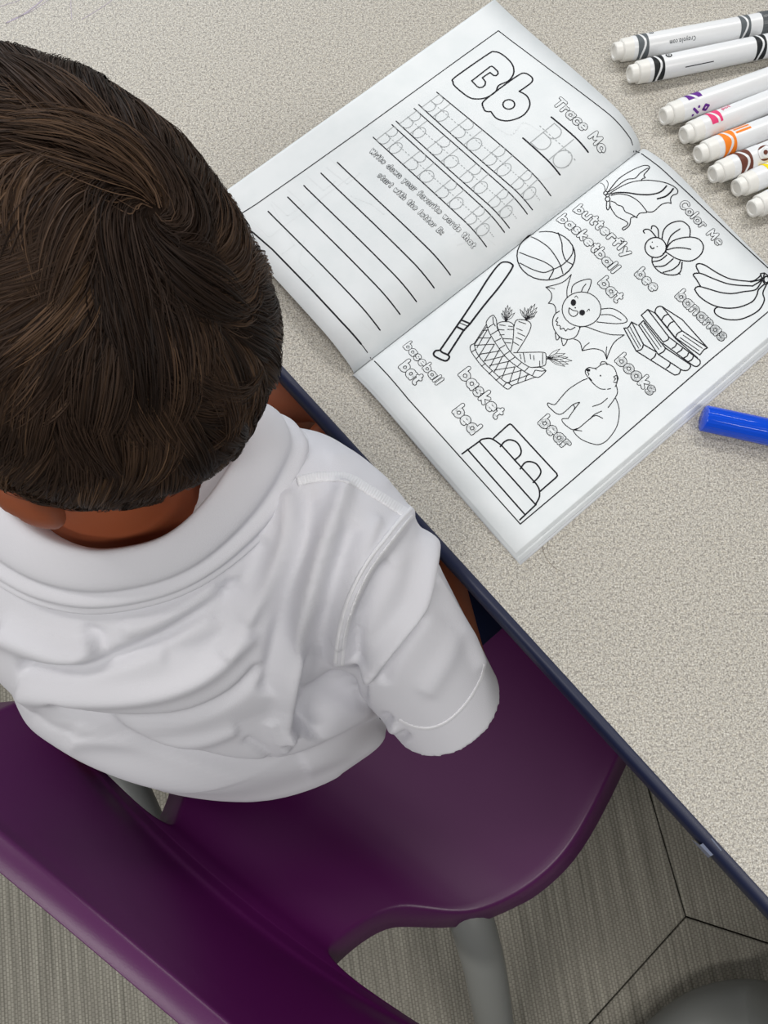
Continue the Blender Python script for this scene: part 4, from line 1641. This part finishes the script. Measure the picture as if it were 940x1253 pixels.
seam('shoulder_tape', [(364, 589), (380, 585), (400, 583), (425, 585), (450, 598), (488, 622), (497, 627)], 13, .0011, .35, 3.4)
seam('armhole_seam', [(517, 610), (496, 629), (472, 658), (447, 692), (426, 733), (415, 772), (410, 812)], 5.5, .0013)
seam('armhole_seam', [(524, 615), (503, 634), (480, 662), (455, 696), (435, 736), (424, 774), (419, 815)], 4.5, .0010, .3, 3)
seam('sleeve_hem_stitch', [(488, 881), (505, 889), (527, 891), (550, 881), (572, 859), (588, 832), (594, 812)], 4, .0009)

# --- collar: inner fold ring and outer edge ring, both closed round the neck
FR = [(130, 674, .700), (200, 657, .700), (252, 612, .700), (290, 552, .699), (307, 493, .694), (296, 440, .682), (240, 385, .664), (150, 345, .655), (40, 365, .660), (-30, 440, .675), (-30, 540, .690), (0, 612, .699), (32, 646, .700), (78, 668, .700)]
OR = [(132, 748, .668), (210, 731, .668), (272, 698, .668), (330, 648, .667), (368, 597, .664), (384, 554, .659), (366, 530, .652), (310, 498, .640), (235, 440, .630), (130, 380, .620), (0, 400, .620), (-90, 480, .630), (-90, 600, .648), (-40, 680, .660), (18, 724, .667), (72, 744, .668)]
Fc = catmull([W(*p) for p in FR], 12, True)
Oc = catmull([W(*p) for p in OR], 12, True)


def resample(P, n, start=0):
    P = np.vstack([P, P[:1]])
    s_ = np.r_[0, np.cumsum(np.linalg.norm(np.diff(P, axis=0), axis=1))]
    u = np.linspace(0, s_[-1], n, endpoint=False)
    return np.stack([np.interp(u, s_, P[:, k]) for k in range(3)], 1)


cen_ = v3(-.137, .11, .68)


def by_angle(P, n):
    a_ = np.unwrap(np.arctan2(P[:, 1] - cen_[1], P[:, 0] - cen_[0]))
    if a_[-1] < a_[0]:
        P, a_ = P[::-1], a_[::-1]
    tgt = np.linspace(-PI / 2, 1.5 * PI, n, endpoint=False)
    a3 = np.r_[a_ - 2 * PI, a_, a_ + 2 * PI, a_ + 4 * PI]
    P3 = np.vstack([P] * 4)
    o_ = np.argsort(a3)
    return np.stack([np.interp(tgt, a3[o_], P3[o_, k]) for k in range(3)], 1)


nc = 180
Fa, Oa = by_angle(Fc, nc), by_angle(Oc, nc)
# in front the rings close in on the neck
tg_ = np.linspace(-PI / 2, 1.5 * PI, nc, endpoint=False)
kf_ = np.clip((np.sin(tg_) - .25) / .5, 0, 1)[:, None]
kf_ = kf_ * kf_ * (3 - 2 * kf_)
dirs_ = np.stack([np.cos(tg_), np.sin(tg_), 0 * tg_], 1)
Fa = Fa * (1 - kf_) + (v3(-.137, .118, .664) + dirs_ * .050) * kf_
Oa = Oa * (1 - kf_) + (v3(-.137, .108, .626) + dirs_ * .072) * kf_
rad = Fa - cen_
rad[:, 2] = 0
rad /= np.linalg.norm(rad, axis=1)[:, None]
rows_ = []
# inside stand, up to the fold, over it and down to the outer edge
rows_.append(Fa + rad * -.004 + v3(0, 0, -.030))
rows_.append(Fa + rad * -.0035 + v3(0, 0, -.012))
rows_.append(Fa + rad * -.002 + v3(0, 0, -.003))
rows_.append(Fa + v3(0, 0, .0))
nm = np.cross(np.roll(Fa, -1, 0) - np.roll(Fa, 1, 0), Oa - Fa)
nm /= np.linalg.norm(nm, axis=1)[:, None]
nm *= np.sign(np.einsum('ij,ij->i', nm, rad + v3(0, 0, .6)))[:, None]
for t_ in (.06, .15, .28, .42, .5, .56, .6, .64, .7, .76, .82, .86, .9, .94, .97, 1.0):
    bul = .006 * math.sin(PI * min(1, t_ * 1.0)) ** .8
    crease = -.0034 * math.exp(-((t_ - .60) / .08) ** 2) + .0012 * math.exp(-((t_ - .76) / .06) ** 2) - .0012 * math.exp(-((t_ - .86) / .03) ** 2) + .0014 * math.exp(-((t_ - .95) / .05) ** 2)
    rows_.append(Fa * (1 - t_) + Oa * t_ + nm * (bul + crease + .001))
rows_.append(Oa + nm * -.0035)
rows_.append(Fa * .05 + Oa * .95 + nm * -.005)
Vc = np.vstack(rows_)
Fq = []
for i in range(len(rows_) - 1):
    for k in range(nc):
        Fq.append((i * nc + k, i * nc + (k + 1) % nc, (i + 1) * nc + (k + 1) % nc, (i + 1) * nc + k))
collar = mesh_obj('collar', Vc, Fq, M_shirt, shirt)
ss = collar.modifiers.new('s', 'SUBSURF')
ss.levels = ss.render_levels = 1

# --- hair
M_cap = mat('dark_scalp', srgb(34, 24, 18), .8, .1)
M_hair = mat('dark_brown_hair', srgb(60, 44, 34), .6, .13)
at_ = N(M_hair, 'ShaderNodeAttribute', attribute_name='tone')
rr_ = ramp(M_hair, [(0.0, srgb(28, 20, 16)), (.5, srgb(56, 42, 33)), (1.0, srgb(104, 80, 60))])
L(M_hair, at_, 'Fac', rr_, 'Fac')
L(M_hair, rr_, 'Color', M_hair.node_tree.nodes['Principled BSDF'], 'Base Color')

SH = np.array([.0895, .0700, .0865])       # scalp semi-axes
def s2w(q):
    """unit-sphere direction (n,3) in head axes -> world"""
    return HC + (q * SH) @ HM


def snorm(q):
    n_ = (q / SH) @ HM
    return n_ / np.linalg.norm(n_, axis=-1, keepdims=True)


# whorl: where the photograph's crown is
d = ray(188, 262)
o_ = (np.array([0, 0, CAMZ]) - HC) @ HM.T / SH
dl = d @ HM.T / SH
A_, B_, C_ = dl @ dl, 2 * o_ @ dl, o_ @ o_ - 1
tq = (-B_ - math.sqrt(max(B_ * B_ - 4 * A_ * C_, 0))) / (2 * A_)
wh_ = o_ + dl * tq
wh_ /= np.linalg.norm(wh_)


def hair_ok(q):
    f, l, u = q[:, 0] * SH[0], q[:, 1] * SH[1], q[:, 2] * SH[2]
    face_ = (f > .018) & (u < .052 - (f - .018) * .25) & ((f > .045) | (u < .0))
    nape = u < -.060
    side = (np.abs(l) > .045) & (u < -.022) & (f > -.022)
    return ~(face_ | nape | side)


def sample(n):
    q = rng.normal(size=(n * 2, 3))
    q /= np.linalg.norm(q, axis=1)[:, None]
    return q[hair_ok(q)][:n]


NS = 10
down = (v3(0, 0, -1) @ HM.T)


def noise3(q, f, seed):
    r_ = np.random.default_rng(seed)
    out_ = np.zeros(len(q))
    for k in range(6):
        v_ = r_.normal(size=3) * f
        out_ += np.sin(q @ v_ + r_.uniform(0, 6.28))
    return out_ / 2.4


def grow(q, ln, h0, h1, wob):
    """walk strands over the scalp; returns (n, NS+1, 3) world points"""
    q = q.copy()
    n_ = len(q)
    P = np.empty((n_, NS + 1, 3))
    for k in range(NS + 1):
        t = k / NS
        hgt = h0 + (h1 - h0) * np.sin(np.minimum(1, t * 1.35) * PI / 2) - .35 * h1 * max(0, t - .75) * 4 * .5
        P[:, k] = s2w(q) + snorm(q) * hgt[:, None]
        er = q - wh_ * (q @ wh_)[:, None]
        er /= np.linalg.norm(er, axis=1)[:, None] + 1e-9
        er -= q * np.einsum('ij,ij->i', er, q)[:, None]
        er /= np.linalg.norm(er, axis=1)[:, None] + 1e-9
        ep = np.cross(q, er)
        dist = np.arccos(np.clip(q @ wh_, -1, 1))
        sw = .65 * np.exp(-dist / .55) + wob
        dr = er * np.cos(sw)[:, None] + ep * np.sin(sw)[:, None]
        g = down - q * (q @ down)[:, None]
        dr = dr + g * (.35 * np.clip(dist - .6, 0, 1))[:, None]
        dr /= np.linalg.norm(dr, axis=1)[:, None]
        q = q + dr * (ln / NS / .08)[:, None]
        q /= np.linalg.norm(q, axis=1)[:, None]
    return P


def strand_len(q):
    u = q[:, 2] * SH[2]
    b = .040 * np.clip((u + .068) / .075, .10, 1)
    return b


nl = 480
ql = sample(nl)
wl = noise3(ql, 3.2, 3) * .35 + noise3(ql, 9, 5) * .30 + rng.normal(size=nl) * .16
lock = grow(ql, strand_len(ql) * 1.05, np.full(nl, .004), rng.uniform(.0045, .0085, nl), wl)
nh = 60000
qh = sample(nh)
near_ = np.empty(nh, int)
for i in range(0, nh, 2000):
    near_[i:i + 2000] = np.argmax(qh[i:i + 2000] @ ql.T, axis=1)
wob = noise3(qh, 3.2, 3) * .35 + noise3(qh, 9, 5) * .2 + rng.normal(size=nh) * .10
fade = np.clip((qh[:, 2] * SH[2] + .075) / .05, .25, 1)
hh = rng.uniform(.15, 1, nh)
Ph = grow(qh, strand_len(qh) * rng.uniform(.75, 1.1, nh), .001 * np.ones(nh), (.002 + .0055 * hh) * fade, wob)
mixk = (np.linspace(0, 1, NS + 1) ** 1.3 * .80)[None, :, None]
shift = lock[near_] - lock[near_][:, :1] + Ph[:, :1]
tgt = lock[near_] * .75 + shift * .25
Ph2 = Ph * (1 - mixk) + tgt * mixk
# keep each strand at its own height above the scalp after clumping
ctr = (Ph2 - HC) @ HM.T / SH
rr2 = np.linalg.norm(ctr, axis=2)
Ph2 = np.where((rr2 < 1.015)[..., None], s2w((ctr / rr2[..., None]).reshape(-1, 3)).reshape(ctr.shape) + snorm((ctr / rr2[..., None]).reshape(-1, 3)).reshape(ctr.shape) * .0012, Ph2)
tan = np.gradient(Ph2, axis=1)
tan /= np.linalg.norm(tan, axis=2)[..., None] + 1e-9
ctr = (Ph2 - HC) @ HM.T / SH
nrmh = snorm(ctr.reshape(-1, 3)).reshape(ctr.shape)
sidev = np.cross(tan, nrmh)
sidev /= np.linalg.norm(sidev, axis=2)[..., None] + 1e-9
tilt_ = rng.normal(size=(nh, 1, 1)) * .5
sidev = sidev + nrmh * tilt_
wid = (.00018 * np.array([.9, 1, 1, 1, 1, .95, .9, .8, .65, .45, .15]))[None, :, None] * rng.uniform(.7, 1.2, (nh, 1, 1))
A2, B2 = Ph2 + sidev * wid, Ph2 - sidev * wid
Vh = np.stack([A2, B2], 2).reshape(-1, 3)
bs = (np.arange(nh) * (NS + 1) * 2)[:, None] + (np.arange(NS) * 2)[None, :]
Qh = np.stack([bs, bs + 1, bs + 3, bs + 2], -1).reshape(-1, 4)
hair = fast_mesh('hair', Vh, Qh, M_hair, child)
tone = np.clip(.40 + .14 * noise3(ql, 6, 9)[near_] + .10 * noise3(qh, 5, 19) + rng.normal(size=nh) * .12 + rng.uniform(-.22, .26, nl)[near_], 0, 1)
att = hair.data.attributes.new('tone', 'FLOAT', 'POINT')
att.data.foreach_set('value', np.repeat(tone, (NS + 1) * 2).astype(np.float32))
# dark under-layer so no scalp shines through
nu, nvv = 48, 72
Vp, Fp, okp = [], [], []
gq = []
for i in range(nu + 1):
    for j in range(nvv):
        th, ph = PI * i / nu, 2 * PI * j / nvv
        gq.append((math.sin(th) * math.cos(ph), math.sin(th) * math.sin(ph), math.cos(th)))
gq = np.array(gq)
ok_ = hair_ok(gq)
wp = s2w(gq) + snorm(gq) * .0006
for i in range(nu):
    for j in range(nvv):
        f4 = (i * nvv + j, i * nvv + (j + 1) % nvv, (i + 1) * nvv + (j + 1) % nvv, (i + 1) * nvv + j)
        if sum(ok_[k] for k in f4) >= 3:
            Fp.append(f4)
capo = mesh_obj('hair_underlayer', wp, Fp, M_cap, hair)
